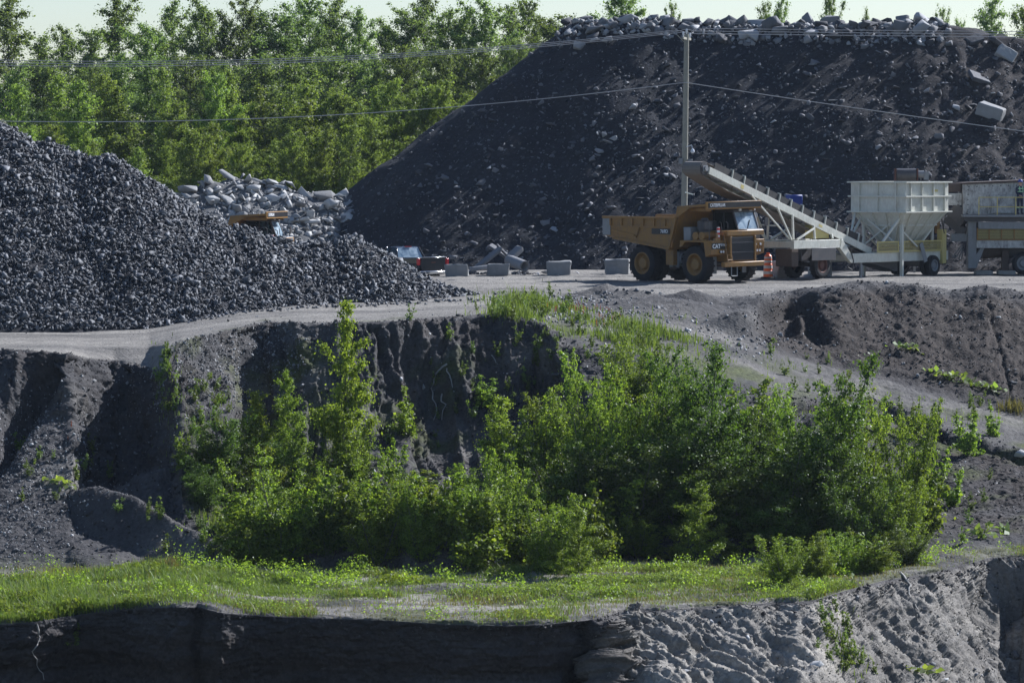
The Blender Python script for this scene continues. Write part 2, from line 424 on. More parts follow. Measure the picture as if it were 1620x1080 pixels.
# --- mounds and berms standing on the ground (metres, from where they stand)
def mound(cx, cy, rx, ry, h, ang=0.0, p=1.0, ryf=None):
    global Z
    c, s_ = math.cos(ang), math.sin(ang)
    dx, dy = X - cx, D - cy
    a = (dx * c + dy * s_) / rx; b = (-dx * s_ + dy * c) / ry
    if ryf is not None: b = np.where(b < 0, b * ry / ryf, b)
    r = np.sqrt(a * a + b * b)
    Z = Z + h * np.clip(1 - r, 0, 1) ** p * np.where(r < 1, 1, 0)
def at(px, d): return (px - 810) / F_PX * d
def ridge(pts, tanf, tanb):
    global Z
    best = np.full_like(Z, -99.)
    for (ax_, ay_, az0), (bx0, by0, bz0) in zip(pts, pts[1:]):
        ex, ey = bx0 - ax_, by0 - ay_; t = np.clip(((X - ax_) * ex + (D - ay_) * ey) / (ex * ex + ey * ey), 0, 1)
        dx, dy = X - ax_ - t * ex, D - ay_ - t * ey; dd = np.sqrt(dx * dx + dy * dy + .02)
        side = np.where(dy < 0, tanf, tanb)
        best = np.maximum(best, az0 * (1 - t) + bz0 * t - side * dd + .12 * fbm(X / 1.1, D / 1.1, 0, 3, 77))
    Z = np.maximum(Z, best)
ridge([(at(40, 147.5), 147.5, -6.7), (at(95, 146.3), 146.3, -5.9), (at(150, 145.0), 145.0, -5.55), (at(210, 143.6), 143.6, -5.85), (at(270, 142.2), 142.2, -6.5), (at(330, 140.9), 140.9, -7.1), (at(388, 139.6), 139.6, -7.75)], .92, .7)
ridge([(at(215, 148.5), 148.5, -5.5), (at(262, 147.5), 147.5, -5.2), (at(300, 146.2), 146.2, -6.2), (at(330, 145), 145, -7.2)], .8, .7)
mound(at(960, 182), 182.5, 1.7, 1.4, .55); mound(at(1000, 181), 181, 1.6, 1.3, .4); mound(at(1095, 181), 180.5, 1.5, 1.2, .4)
mound(at(1040, 178), 178, 2.6, 1.6, .3)
mound(at(1170, 173.5), 174, 1.6, 1.6, .75)
for px, d, w, h in ((490, 140.6, 1.6, .6), (560, 140.0, 1.8, .7), (635, 139.8, 1.6, .65), (695, 139.4, 1.5, .85), (735, 139.4, 1.1, .7)): mound(at(px, d), d, w, 1.6, h, 0, .6, .55)
# --- displacement
P = np.stack([X, D, Z], -1)
gu = np.gradient(P, axis=1); gv = np.gradient(P, axis=0)
Nn = np.cross(gu, gv); Nn /= np.linalg.norm(Nn, axis=-1, keepdims=True) + 1e-9
Nn = np.where(Nn[..., 2:3] < 0, -Nn, Nn)
steep = np.clip(1 - Nn[..., 2], 0, 1)
x, y, z = X, D, Z
disp = np.zeros_like(D)
upper = sstep(4.3, 5.2, S) * (1 - sstep(7.0, 7.25, S))
# run-off ribs on the upper cliff
wx = x + .45 * fbm(x / 2.4, y / 2.4, z / 2.4, 3, 5) + .12 * z
rib = 1 - 2 * np.abs(fbm(wx / 1.15, z * .12, y * .05, 3, 11)) * 2
ribf = 1 - 2 * np.abs(fbm(wx / .36, z * .30, 0, 3, 12)) * 2
cl = upper * sstep(.04, .22, steep)
disp += cl * (.20 * rib + .11 * ribf + .22 * fbm(x / .5, y / .5, z / .5, 4, 13))
# gullies cut into it: (photo x at the lip, drift per profile unit, width m, depth m, from, to)
for gx, drift, w, dep, s0, s1 in ((602, 30, .16, .5, 7.2, 5.6), (613, 40, .14, .4, 7.2, 6.2), (655, 26, .85, 1.1, 7.0, 5.3), (705, 22, .25, .6, 6.7, 5.2), (520, 10, .3, .5, 7.1, 5.5), (398, 4, .42, 1.0, 6.9, 5.2),
                                  (760, 10, .6, .5, 6.8, 5.3), (845, 20, .8, 1.0, 6.95, 5.8), (440, 14, .25, .4, 7.0, 6.0), (572, 24, .22, .45, 6.9, 5.5)):
    c = at(1, 1) * 0 + (gx + drift * (7 - S) - 810) / F_PX * D + .15 * vnoise(S * 3, gx, 0, 5)
    s0x = s0 - .28 + .5 * fbm(X / .7, gx, 0, 4, 6) - .25 * np.abs((X - c) / w)
    g = np.exp(-((X - c) / w) ** 4) * sstep(s1 - .5, s1 + .3, S) * (1 - sstep(s0x - .25, s0x + .12, S))
    disp -= dep * .62 * g
# the diagonal washout at the far left
c = (100 - 62 * (7 - S) - 810) / F_PX * D
disp -= 1.0 * np.exp(-((X - c) / .45) ** 2) * sstep(4.9, 5.3, S) * (1 - sstep(6.95, 7.05, S))
disp += .4 * np.exp(-((X - c + .9) / .45) ** 2) * sstep(5.2, 5.6, S) * (1 - sstep(6.8, 7.0, S))
# notches along the upper lip on the right, with a collapsed overhang
for gx, w, dep, s0, s1 in ((1272, .38, .7, 8.98, 8.35), (1222, 1.0, .8, 8.95, 8.35), (1190, .5, .4, 8.7, 8.2)):
    c = (gx + 36 * (9 - S) - 810) / F_PX * D + .35 * fbm(S * 5, X / 2, gx, 4, 9)
    disp -= dep * np.exp(-((X - c) / w) ** 4) * sstep(s1 - .2, s1 + .2, S) * (1 - sstep(s0 - .2, s0, S))
c = (1557 + 50 * (9 - S) - 810) / F_PX * D
disp -= .14 * np.exp(-((X - c - .12 * fbm(S * 14, 0, 0, 3, 8)) / .07) ** 2) * sstep(8.0, 8.2, S) * (1 - sstep(8.8, 8.95, S))
# bedding and rills in the lower face
low = (1 - sstep(1.985, 2.0, S))
lx = x + .4 * (y - 125) * sl[None, :]
strat = fbm(x / 7, y / 7, z * 2.2, 4, 21)
disp += low * ((.17 + .1 * fbm(x / 5, 2, z / 5, 3, 19)) * strat * (1 - .6 * sl[None, :]) + .16 * fbm(x / 2, y / 2, z / 1.2, 4, 22) * (1 - .3 * sl[None, :]))
qa = x * .62 + y * .78 + .35 * fbm(x / 2, y / 2, z / 2, 3, 3); qb = x * .78 - y * .62
rill = fbm(qa / .75, qb / 5, 0, 4, 23)
rid = 1 - 4 * np.abs(fbm(qa / .8, qb / 4, 0, 3, 24))
disp += low * sl[None, :] * (.14 * rill + .07 * rid + .06 * (1 - 4 * np.abs(fbm(qa / .25, qb / 1.6, 0, 3, 25))) + .09 * fbm(x / .7, y / .7, z / .5, 6, 26, .68) + .12 * fbm(x / 1.6, y / 1.6, z / .22, 4, 18) * (fbm(x / 2.5, y / 2.5, z / 2, 2, 17) > 0) + .10 * fbm(x / 4, y / 4, z / .3, 4, 28) * sstep(-.1, .3, fbm(x / 3, y / 3, z / 3, 2, 20)) - .14 * sstep(.2, .3, fbm(qa / .5, qb / 1.4, z / .8, 3, 27)))
disp -= low * 1.6 * np.exp(-((CX - 1610 - 30 * fbm(S * 9, 0, 0, 3, 14)) / 40) ** 2) * sstep(1.62, 1.75, S) * (1 - sstep(1.93, 1.985, S))
corner = np.exp(-((CX - 945 - 60 * (2 - S) - 45 * fbm(z / 1.3, x / 3, 0, 4, 16)) / 42) ** 2) * low
disp += corner * (.55 + .9 * fbm(x / .9, y / .9, z / .3, 5, 29, .6))
disp += (low + .6 * upper) * (.10 * (1 - 3 * np.abs(fbm(x / .55, y / .55, z / .45, 4, 34, .6))))
# lumps everywhere
soil = sstep(2.1, 2.4, S) * (1 - sstep(9.6, 10.2, S))
road = np.clip(sstep(7.0, 7.25, S) * (1 - sstep(868, 905, CX)) + sstep(8.9, 9.4, S) + 0 * S, 0, 1)
disp += soil * (1 - .85 * road) * (1 - sstep(2, 3, S) * (1 - sstep(3.9, 4.2, S)) * .5 * (1 - sstep(-7.6, -7.2, Z))) * (.10 * fbm(x / 1.6, y / 1.6, z / 1.6, 4, 31) + .075 * fbm(x / .33, y / .33, z / .33, 3, 33) + .05 * np.abs(vnoise(x / .16, y / .16, z / .16, 35)))
rslope = sstep(7.9, 8.2, S) * (1 - sstep(8.85, 9.0, S)) * sstep(1180, 1260, CX)
disp += rslope * (.09 * fbm(x / 1.1 + y * .2, y / 3.2, z / 1.3, 4, 41) + .13 * fbm(x / .35 + y * .4, y / .7, z / .4, 4, 43))
und = np.exp(-((S - 6.86 + .12 * fbm(CX / 40, 0, 0, 4, 47)) / .09) ** 2) * sstep(1190, 1260, CX)
disp -= .40 * und
disp += .25 * np.exp(-((S - 7.02) / .05) ** 2) * sstep(1190, 1260, CX) * (.6 + .6 * fbm(x / .8, y / .8, 0, 4, 48))
crest = np.exp(-((S - 9) / .3) ** 2) * sstep(1180, 1260, CX)
disp += crest * (.22 * fbm(x / 1.3, y / 1.3, 0, 4, 45) + .1 * fbm(x / .4, y / .4, 0, 3, 46))
disp += sstep(2.1, 2.6, S) * (1 - sstep(3.8, 4.3, S)) * .16 * fbm(x / 2.2, y / 1.3, 0, 4, 51)
# wheel ruts on the haul road
rut = np.sin((y - .06 * x) * 2.1 + 1.5 * fbm(x / 9, y / 3, 0, 2, 53)) * .5 + fbm(x / 5, y / .6, 0, 4, 54)
disp += sstep(9.0, 9.4, S) * (1 - sstep(11.8, 12.4, S)) * (.09 * rut + .03 * fbm(x / .5, y / .3, 0, 3, 55))
disp += sstep(7.1, 7.3, S) * (1 - sstep(8.9, 9.1, S)) * (1 - sstep(868, 905, CX)) * .05 * fbm(x / 3, y / .7, 0, 4, 56)
P = P + Nn * disp[..., None]
PXg, PYg = project(P)
TERR = P
# --- what the ground is made of, with some shade painted into its colour
pale = road * (.48 + .4 * fbm(x / 6, y / 1.5, 0, 4, 61))
pale = np.maximum(pale, sstep(7.0, 7.4, S) * sstep(880, 930, CX) * (.12 + .4 * fbm(x / 3, y / 3, 0, 4, 62)) * (1 - rslope))
pale = np.maximum(pale, sstep(7.1, 7.4, S) * (1 - sstep(7.9, 8.1, S)) * sstep(1150, 1250, CX) * .12)
bench = sstep(2.0, 2.2, S) * (1 - sstep(3.7, 4.2, S))
pale = np.maximum(pale, bench * np.clip(.35 + 1.2 * fbm(x / 5, y / 1.6, 0, 4, 63), 0, .8))
lowsand = low * sl[None, :]
pale = np.maximum(pale, lowsand * (1 - .4 * sstep(1270, 1400, CX)) * (.72 + .5 * fbm(x / 2, y / 2, z / .8, 4, 64)))  # sand painted darker to the right, where the slope is less lit
pale = np.maximum(pale, .35 * upper * sstep(.2, .6, fbm(x / 4, y / 4, z / 4, 4, 65)))
pale = np.clip(pale - .3 * rslope - .2 * crest, 0, 1)
lowsand = low * sl[None, :]
brown = np.clip(  1.0 * rslope + .75 * sstep(4.1, 4.6, S) * (1 - sstep(6.9, 7.0, S)) * sstep(1400, 1470, CX) * (.7 + .6 * fbm(x / 2, y / 2, z, 4, 72)) + low * (1 - sl[None, :]) * (.5 + .8 * fbm(x / 9, 0, z * 1.6, 5, 66)) + .25 * lowsand * sstep(.0, .3, fbm(x / 2.5, y / 2.5, z / .5, 4, 70)) + .4 * upper * (fbm(x / 2, y / 2, z / 2, 4, 67) > .15), 0, 1)  # brown soil; on the lower left wall it also paints in shade
moss = np.clip(sstep(4.1, 4.5, S) * (1 - sstep(7.4, 8.0, S)) * sstep(-.05, .35, fbm(x / 2.2, y / 2.2, z / 2.2, 5, 68)) * sstep(250, 330, CX) * (1 - rslope), 0, 1)
moss = np.maximum(moss, bench * sstep(-.1, .3, fbm(x / 3, y / 2, 1, 5, 69)) * .8)
far = sstep(12.2, 12.6, S)
moss = np.maximum(moss, far)
idx = np.arange(NR * NC).reshape(NR, NC)
quads = np.stack([idx[:-1, :-1], idx[:-1, 1:], idx[1:, 1:], idx[1:, :-1]], -1).reshape(-1, 4)
me = mesh_np('ground', P.reshape(-1, 3), quads)
att = me.color_attributes.new('zone', 'FLOAT_COLOR', 'POINT')
att.data.foreach_set('color', np.stack([pale, brown, moss, np.ones_like(pale)], -1).astype(np.float32).ravel())
me.shade_smooth()

def groundmat():
    m, nt, b = newmat('quarry_ground')
    a = N(nt, 'ShaderNodeAttribute'); a.attribute_name = 'zone'
    sp = N(nt, 'ShaderNodeSeparateColor'); nt.links.new(a.outputs['Color'], sp.inputs[0])
    po = geo_pos(nt)
    n1 = noise(nt, .35, 6, 0.6, po); n2 = noise(nt, 2.2, 6, .65, po); n3 = noise(nt, 9, 4, .7, po)
    vo = N(nt, 'ShaderNodeTexVoronoi'); vo.inputs['Scale'].default_value = 9.0; nt.links.new(po, vo.inputs['Vector'])
    darks = ramp(nt, n1, [(.3, (.042, .041, .043)), (.7, (.08, .076, .075))])
    sand = ramp(nt, n2, [(.3, (.255, .236, .205)), (.7, (.39, .362, .315))])
    brn = ramp(nt, n2, [(.3, (.027, .023, .021)), (.7, (.062, .05, .042))])
    mos = ramp(nt, n2, [(.3, (.045, .05, .028)), (.7, (.09, .1, .04))])
    c = mixc(nt, sp.outputs[1], darks, brn); c = mixc(nt, sp.outputs[0], c, sand); c = mixc(nt, sp.outputs[2], c, mos)
    # single pebbles, pale and dark
    peb = ramp(nt, vo.outputs['Color'], [(.0, (.55, .55, .55)), (.6, (1, 1, 1)), (1.0, (1.5, 1.5, 1.5))])
    c = mixc(nt, .55, c, peb, 'MULTIPLY')
    gr = ramp(nt, n3, [(.3, (.7, .7, .7)), (.7, (1.2, 1.2, 1.2))]); c = mixc(nt, .6, c, gr, 'MULTIPLY')
    nt.links.new(c, b.inputs['Base Color']); b.inputs['Roughness'].default_value = .95; b.inputs['Specular IOR Level'].default_value = .15
    bn = bump(nt, n3, .5, .06); bn = bump(nt, vo.outputs['Distance'], .45, -.05, bn); bn = bump(nt, noise(nt, 26, 3, .7, po), .35, .03, bn)
    nt.links.new(bn, b.inputs['Normal'])
    return m
M['ground'] = groundmat()
ground = link('ground', me, M['ground']); setp(ground, kind='structure', label='dark quarry ground with cut banks and grassy bench')

# ------------------------------------------------------------------ ray casting for setting things down
sub = P[::3, ::3]; sidx = np.arange(sub.shape[0] * sub.shape[1]).reshape(sub.shape[:2])
sq = np.stack([sidx[:-1, :-1], sidx[:-1, 1:], sidx[1:, 1:], sidx[1:, :-1]], -1).reshape(-1, 4)
BV_G = BVHTree.FromPolygons(sub.reshape(-1, 3).tolist(), sq.tolist())
CAMV = Vector((0, 0, CAM_Z))
def hit(px, py, bv=None):
    for k in range(30):
        r = (bv or BV_G).ray_cast(CAMV, ray(px, py + 3 * k))
        if r[0] is not None: return r[0]
    return None
def drop(x, y, bv=None, z0=60.0):
    r = (bv or BV_G).ray_cast(Vector((x, y, z0)), Vector((0, 0, -1)))
    return r[0].z if r[0] is not None else 0.0
def drop_n(x, y, bv=None):
    r = (bv or BV_G).ray_cast(Vector((x, y, 60.0)), Vector((0, 0, -1)))
    return (r[0], r[1]) if r[0] is not None else (Vector((x, y, 0)), Vector((0, 0, 1)))

# ------------------------------------------------------------------ stones
def hull_rock(seed, stretch=(1, .75, .6), n=16, power=1.0, soft=False):
    rg = random.Random(seed); bm = bmesh.new()
    for i in range(n):
        v = Vector((rg.uniform(-1, 1), rg.uniform(-1, 1), rg.uniform(-1, 1))); v /= max(abs(v.x), abs(v.y), abs(v.z)) ** .8 * (1 + .28 * (v.length - .8)); v *= rg.uniform(.75, 1.0)
        bm.verts.new((v.x * stretch[0], v.y * stretch[1], v.z * stretch[2]))
    r = bmesh.ops.convex_hull(bm, input=bm.verts[:])
    bmesh.ops.delete(bm, geom=[g for g in r['geom_interior'] if isinstance(g, bmesh.types.BMVert)], context='VERTS')
    bmesh.ops.triangulate(bm, faces=bm.faces[:]); bmesh.ops.recalc_face_normals(bm, faces=bm.faces[:])
    bm.verts.index_update()
    V = np.array([v.co[:] for v in bm.verts]) * .5; F = np.array([[v.index for v in f.verts] for f in bm.faces]); bm.free()
    return V, F
ROCKS = [hull_rock(i, (1, random.uniform(.6, .9), random.uniform(.4, .7)), random.randint(8, 12)) for i in range(14)]
SHARDS = [hull_rock(300 + i, (1, random.uniform(.5, .8), random.uniform(.35, .55)), random.randint(6, 8)) for i in range(16)]
SLABS = [hull_rock(100 + i, (1, random.uniform(.5, .8), random.uniform(.2, .35)), random.randint(8, 10)) for i in range(10)]

def rand_rot(n, rg, tilt=1.0):
    q = rg.normal(size=(n, 4)); q[:, 1:3] *= tilt; q /= np.linalg.norm(q, axis=1, keepdims=True)
    w, a, b, c = q.T
    return np.stack([1 - 2 * (b * b + c * c), 2 * (a * b - c * w), 2 * (a * c + b * w), 2 * (a * b + c * w), 1 - 2 * (a * a + c * c), 2 * (b * c - a * w),
                     2 * (a * c - b * w), 2 * (b * c + a * w), 1 - 2 * (a * a + b * b)], -1).reshape(-1, 3, 3)

def scatter_rocks(pos, size, protos, rg, tilt=1.0):
    """many stones as V, F arrays"""
    Vs, Fs, off = [], [], 0
    which = rg.integers(0, len(protos), len(pos)); Rm = rand_rot(len(pos), rg, tilt)
    for k, (V, F) in enumerate(protos):
        s = np.where(which == k)[0]
        if not len(s): continue
        W = np.einsum('nij,vj->nvi', Rm[s], V) * size[s][:, None, None] + pos[s][:, None, :]
        Vs.append(W.reshape(-1, 3)); Fs.append((F[None] + (np.arange(len(s)) * len(V))[:, None, None]).reshape(-1, 3) + off); off += len(s) * len(V)
    return np.concatenate(Vs), np.concatenate(Fs)

ROCK_ME = {}
def rock_mesh(kind, i, mat):
    key = (kind, i, mat)
    if key not in ROCK_ME:
        V, F = (ROCKS if kind == 'rock' else SLABS)[i]
        me = mesh_np('rock', V, F)
        bm = bmesh.new(); bm.from_mesh(me)
        bmesh.ops.bevel(bm, geom=bm.edges[:], offset=.018, segments=1, affect='EDGES')
        bmesh.ops.subdivide_edges(bm, edges=bm.edges[:], cuts=1, use_grid_fill=True)
        for v in bm.verts:
            n_ = float(vnoise(v.co.x * 5, v.co.y * 5, v.co.z * 5, i)); v.co *= 1 + .03 * n_
        bm.to_mesh(me); bm.free(); me.materials.append(M[mat]); ROCK_ME[key] = me
    return ROCK_ME[key]
def rock(name, loc, size, mat, label, cat, group=None, kind='rock', seed=0, rot=None, squash=None):
    rg = random.Random(seed)
    me = rock_mesh(kind, rg.randrange(14 if kind == 'rock' else 10), mat)
    o = link(name, me); o.location = loc
    o.scale = (size, size, size) if squash is None else (size * squash[0], size * squash[1], size * squash[2])
    o.rotation_euler = rot if rot is not None else (rg.uniform(-.5, .5), rg.uniform(-.5, .5), rg.uniform(0, 6.28))
    return setp(o, label, cat, group)

# ------------------------------------------------------------------ grid heightfields: the stockpiles
def grid_pile(name, x0, x1, y0, y1, step, hfun):
    gx = np.arange(x0, x1 + step, step); gy = np.arange(y0, y1 + step, step)
    GX, GY = np.meshgrid(gx, gy)
    GZ = hfun(GX, GY)
    V = np.stack([GX, GY, GZ], -1); n, m = GX.shape
    I = np.arange(n * m).reshape(n, m)
    Q = np.stack([I[:-1, :-1], I[:-1, 1:], I[1:, 1:], I[1:, :-1]], -1).reshape(-1, 4)
    return V.reshape(-1, 3), Q, V
# gravel heap on the left: cones tipped side by side
CONES = [(-150, 130, 187), (-60, 160, 185), (0, 188, 184), (70, 214, 184), (118, 236, 183.5), (165, 240, 183), (215, 284, 182.5), (262, 316, 182), (320, 334, 181.5), (380, 352, 181.5), (440, 368, 182),
         (495, 370, 182.5), (548, 366, 183), (590, 384, 183), (640, 418, 183), (690, 438, 183), (735, 453, 183.2), (768, 461, 183.2)]
CONES = [(world(px, py, d)) for px, py, d in CONES]
def gravel_h(GX, GY):
    z = np.full_like(GX, -50.0)
    for c in CONES:
        r = np.sqrt((GX - c.x) ** 2 + ((GY - c.y)) ** 2 + .25)
        z = np.maximum(z, c.z - .64 * r)
    z += .22 * fbm(GX / 1.8, GY / 1.8, 0, 3, 71)
    return z
gV, gQ, gGrid = grid_pile('gravel', -44, 2.0, 162, 205, .22, gravel_h)
gpx = project(gV)[0]
gz_ground = np.array([FLOORZ(gpx)]).ravel() - .55
gQ = gQ[(gV[gQ, 2] > -1.75).any(1) & (gV[gQ, 1] > 165).all(1)]; gV[:, 2] = np.maximum(gV[:, 2], -2.2)
BV_GR = BVHTree.FromPolygons(gV.tolist(), gQ.tolist())
# stones of the heap
rg = np.random.default_rng(3)
cx = rg.uniform(-40, 1.5, 130000); cy = rg.uniform(166, 187, 130000)
ck = gravel_h(cx, cy); fl = -1.1
ok = (ck > fl); px_, py_ = project(np.stack([cx, cy, ck], -1)); ok &= (px_ > -160) & (px_ < 800)
cx, cy, ck, px_ = cx[ok], cy[ok], ck[ok], px_[ok]
tz = np.array([drop(a, b) for a, b in zip(cx, cy)])
ok = ck > tz - .08
cx, cy, ck, tz = cx[ok], cy[ok], ck[ok], tz[ok]
keep = rg.permutation(len(cx))[:40000]
cx, cy, ck = cx[keep], cy[keep], ck[keep]
sz = rg.lognormal(math.log(.175), .45, len(cx)).clip(.06, .55)
V1, F1 = scatter_rocks(np.stack([cx, cy, ck + sz * .1], -1), sz * 1.12, SHARDS, rg)
# runout of loose stones in front of the tip
n2 = 420; ax = rg.uniform(-14, 8.5, n2); ay = 177.6 + (ax + 2) * .45 + rg.normal(0, .5, n2) * (1 + (ax < -3) * .8)
az_ = np.array([drop(a, b) for a, b in zip(ax, ay)]); s2 = rg.lognormal(math.log(.15), .4, n2).clip(.07, .4)
V2, F2 = scatter_rocks(np.stack([ax, ay, az_ + .03], -1), s2, ROCKS, rg)
bt = np.concatenate([gQ[:, [0, 1, 2]], gQ[:, [0, 2, 3]]])
Vall = np.concatenate([gV, V1, V2]); Fall = np.concatenate([bt, F1 + len(gV), F2 + len(gV) + len(V1)])
me = mesh_np('gravel_pile', Vall, Fall)
me.materials.append(M['gravel']); me.materials.append(M['gravelbed']); me.polygons.foreach_set('material_index', (np.arange(len(Fall)) < len(bt)).astype(np.int32))
go = link('gravel_pile', me); setp(go, 'long heap of dark crushed stone beside the gravel road', 'gravel pile', kind='stuff')
# ------------------------------------------------------------------ the great dark spoil heap
TOPY = 241.0
EDGE_T = [(at(893, TOPY), TOPY + 2.2), (at(1000, TOPY), TOPY + .8), (at(1200, TOPY), TOPY - 1.0), (at(1380, TOPY), TOPY - 3.2), (at(1500, TOPY), TOPY - 4.2), (at(1640, TOPY), TOPY - 5.0), (at(1900, TOPY), TOPY - 6.5), (at(2100, 268), 268.), (at(893, 268), 268.)]
def poly_dist(GX, GY, poly):
    d = np.full(GX.shape, 1e9); inside = np.zeros(GX.shape, bool)
    for (ax, ay), (bx_, by_) in zip(poly, poly[1:] + poly[:1]):
        ex, ey = bx_ - ax, by_ - ay; t = np.clip(((GX - ax) * ex + (GY - ay) * ey) / (ex * ex + ey * ey), 0, 1)
        d = np.minimum(d, np.hypot(GX - ax - t * ex, GY - ay - t * ey))
        c = (ay > GY) != (by_ > GY)
        inside ^= c & (GX < (bx_ - ax) * (GY - ay) / (by_ - ay + 1e-12) + ax)
    return np.where(inside, -d, d)
def pile_h(GX, GY):
    w = .7 * fbm(GX / 7, GY / 7, 0, 3, 81)
    d = poly_dist(GX + w, GY + w * .6, EDGE_T)
    top = 13.9 + .35 * fbm(GX / 3, GY / 3, 0, 3, 82)
    ppx = project(np.stack([GX, GY, np.full_like(GX, 12.)], -1))[0]
    top = top + .45 * (1 - sstep(1000, 1150, ppx)) * sstep(880, 930, ppx) - .85 * sstep(1470, 1640, ppx) - 1.6 * sstep(1600, 1900, ppx)
    # ridged run-down of tipped material, aligned with the fall line
    rgt = sstep(1360, 1500, ppx)
    fall = (.05 + .16 * rgt) * fbm(GX / 1.6 + w, GY / 9, 0, 4, 83) + (.06 + .06 * rgt) * fbm(GX / .6, GY / 2.5, 0, 4, 84)
    z = top - .745 * np.maximum(d, 0) ** 1.0 + (fall * (1 + .8 * rgt) + (.09 + .1 * rgt) * fbm(GX / .5, GY / .5, 0, 4, 85)) * sstep(-1, 1.5, d)
    z += np.where(d < 0, .25 * fbm(GX / .9, GY / .9, 0, 3, 86), 0)
    toe = np.maximum(z, -1.5)
    return toe
pV, pQ, pGrid = grid_pile('spoil', -20, 48, 211, 268, .2, pile_h)
BV_P = BVHTree.FromPolygons(pV.tolist(), pQ.tolist())
me = mesh_np('spoil_heap', pV, pQ); me.shade_smooth()
def spoilmat():
    m, nt, b = newmat('spoil')
    po = geo_pos(nt)
    n1 = noise(nt, .3, 6, .65, po); n2 = noise(nt, 3.0, 6, .7, po); n3 = noise(nt, 12, 4, .7, po)
    vo = N(nt, 'ShaderNodeTexVoronoi'); vo.inputs['Scale'].default_value = 5.5; nt.links.new(po, vo.inputs['Vector'])
    a = ramp(nt, n1, [(.3, (.018, .02, .025)), (.7, (.036, .037, .042))])
    sx = N(nt, 'ShaderNodeSeparateXYZ'); nt.links.new(po, sx.inputs[0])
    mr = N(nt, 'ShaderNodeMapRange'); mr.inputs[1].default_value = 15; mr.inputs[2].default_value = 27; nt.links.new(sx.outputs[0], mr.inputs[0])
    f = N(nt, 'ShaderNodeMath', operation='MULTIPLY'); nt.links.new(mr.outputs[0], f.inputs[0]); nt.links.new(ramp(nt, n2, [(.3, (0, 0, 0)), (.6, (.8, .8, .8))]), f.inputs[1])
    c = mixc(nt, f.outputs[0], a, (.052, .044, .04))  # navy shade and a browner, sun-grazed right side painted into the colour
    peb = ramp(nt, vo.outputs['Color'], [(.0, (.55, .55, .55)), (.7, (1, 1, 1)), (1.0, (2.2, 2.2, 2.2))]); c = mixc(nt, .6, c, peb, 'MULTIPLY')
    c = mixc(nt, .6, c, ramp(nt, n3, [(.3, (.65, .65, .65)), (.7, (1.25, 1.25, 1.25))]), 'MULTIPLY')
    nt.links.new(c, b.inputs['Base Color']); b.inputs['Roughness'].default_value = .95; b.inputs['Specular IOR Level'].default_value = .15
    bn = bump(nt, n3, .6, .08); bn = bump(nt, vo.outputs['Distance'], .3, -.06, bn); nt.links.new(bn, b.inputs['Normal'])
    return m
M['spoil'] = spoilmat()
po_ = link('spoil_heap', me, M['spoil']); setp(po_, 'flat topped dark earth heap with rubble along its crest', 'spoil heap', kind='structure')

# small stones bedded in its face
rg = np.random.default_rng(11)
def face_points(n, bv, fx, fy):
    out = []
    while len(out) < n:
        px, py = fx(), fy()
        r = bv.ray_cast(CAMV, ray(px, py))
        if r[0] is not None and r[0].z > .2: out.append((r[0], r[1], px, py))
    return out
rr = random.Random(5)
pts = face_points(8500, BV_P, lambda: rr.uniform(500, 1640), lambda: rr.uniform(60, 430))
pos = np.array([p[0][:] for p in pts]); szs = rg.lognormal(math.log(.16), .55, len(pts)).clip(.06, .55)
V1, F1 = scatter_rocks(pos, szs, ROCKS + SLABS, rg)
pts = []
for i in range(1500):   # rubble strung along the crest
    px = rr.uniform(880, 1500); e = rr.gauss(0, 1)
    ey = np.interp(px, [893, 1000, 1200, 1380, 1500], [2.2, .8, -1.0, -3.2, -4.2]); X0 = at(px, TOPY + ey); Y0 = TOPY + ey + rr.uniform(-1.6, 2.4)
    pts.append((X0, Y0, drop(X0, Y0, BV_P)))
pos2 = np.array(pts); s2 = rg.lognormal(math.log(.42), .42, len(pts)).clip(.15, .95)
V2, F2 = scatter_rocks(pos2, s2, ROCKS, rg)
me = mesh_np('spoil_stones', V1, F1); o = link('spoil_stones', me, M['darkrock']); setp(o, 'small stones bedded in the face of the dark heap', 'stones', kind='stuff')
me = mesh_np('crest_rubble', V2, F2); o = link('crest_rubble', me, M['crestrock']); setp(o, 'small broken rubble strewn along the crest of the dark heap', 'rubble', kind='stuff')
# larger blocks along the crest, each its own
for i in range(74):
    px = 895 + (1500 - 895) * (i + rr.uniform(-.4, .4)) / 74
    dy = rr.uniform(-1.3, 2.2)
    if px < 960: dy = rr.uniform(-2.2, 2.0)
    ey = np.interp(px, [893, 1000, 1200, 1380, 1500], [2.2, .8, -1.0, -3.2, -4.2]); X0, Y0 = at(px, TOPY + ey), TOPY + dy + ey
    z0 = drop(X0, Y0, BV_P); s = rr.choice([.8, .95, 1.15, 1.3, 1.6]) * rr.uniform(.85, 1.15)
    dark = rr.random() < .25
    rock('boulder', (X0, Y0, z0 + s * .16), s, 'darkrock' if dark else 'crestrock', ('dark' if dark else 'pale') + ' angular boulder among the rubble on the dark heap crest', 'boulder', 'boulders on the crest of the dark heap', seed=900 + i)
for px, py, s in ((940, 48, 1.7), (1005, 40, 1.2), (1030, 45, 1.2), (915, 72, 1.0), (960, 62, 1.0), (1295, 34, 1.0), (1375, 38, 1.3), (1320, 38, 1.0), (1142, 30, 1.0)):
    p = hit(px, py + 6, BV_P)
    if p is None: continue
    rock('boulder', p + Vector((0, 0, s * .12)), s, 'crestrock' if px != 1142 else 'darkrock', ('pale' if px != 1142 else 'dark') + ' angular boulder among the rubble on the dark heap crest', 'boulder', 'boulders on the crest of the dark heap', seed=2000 + px, kind='slab' if s > 1.5 else 'rock')
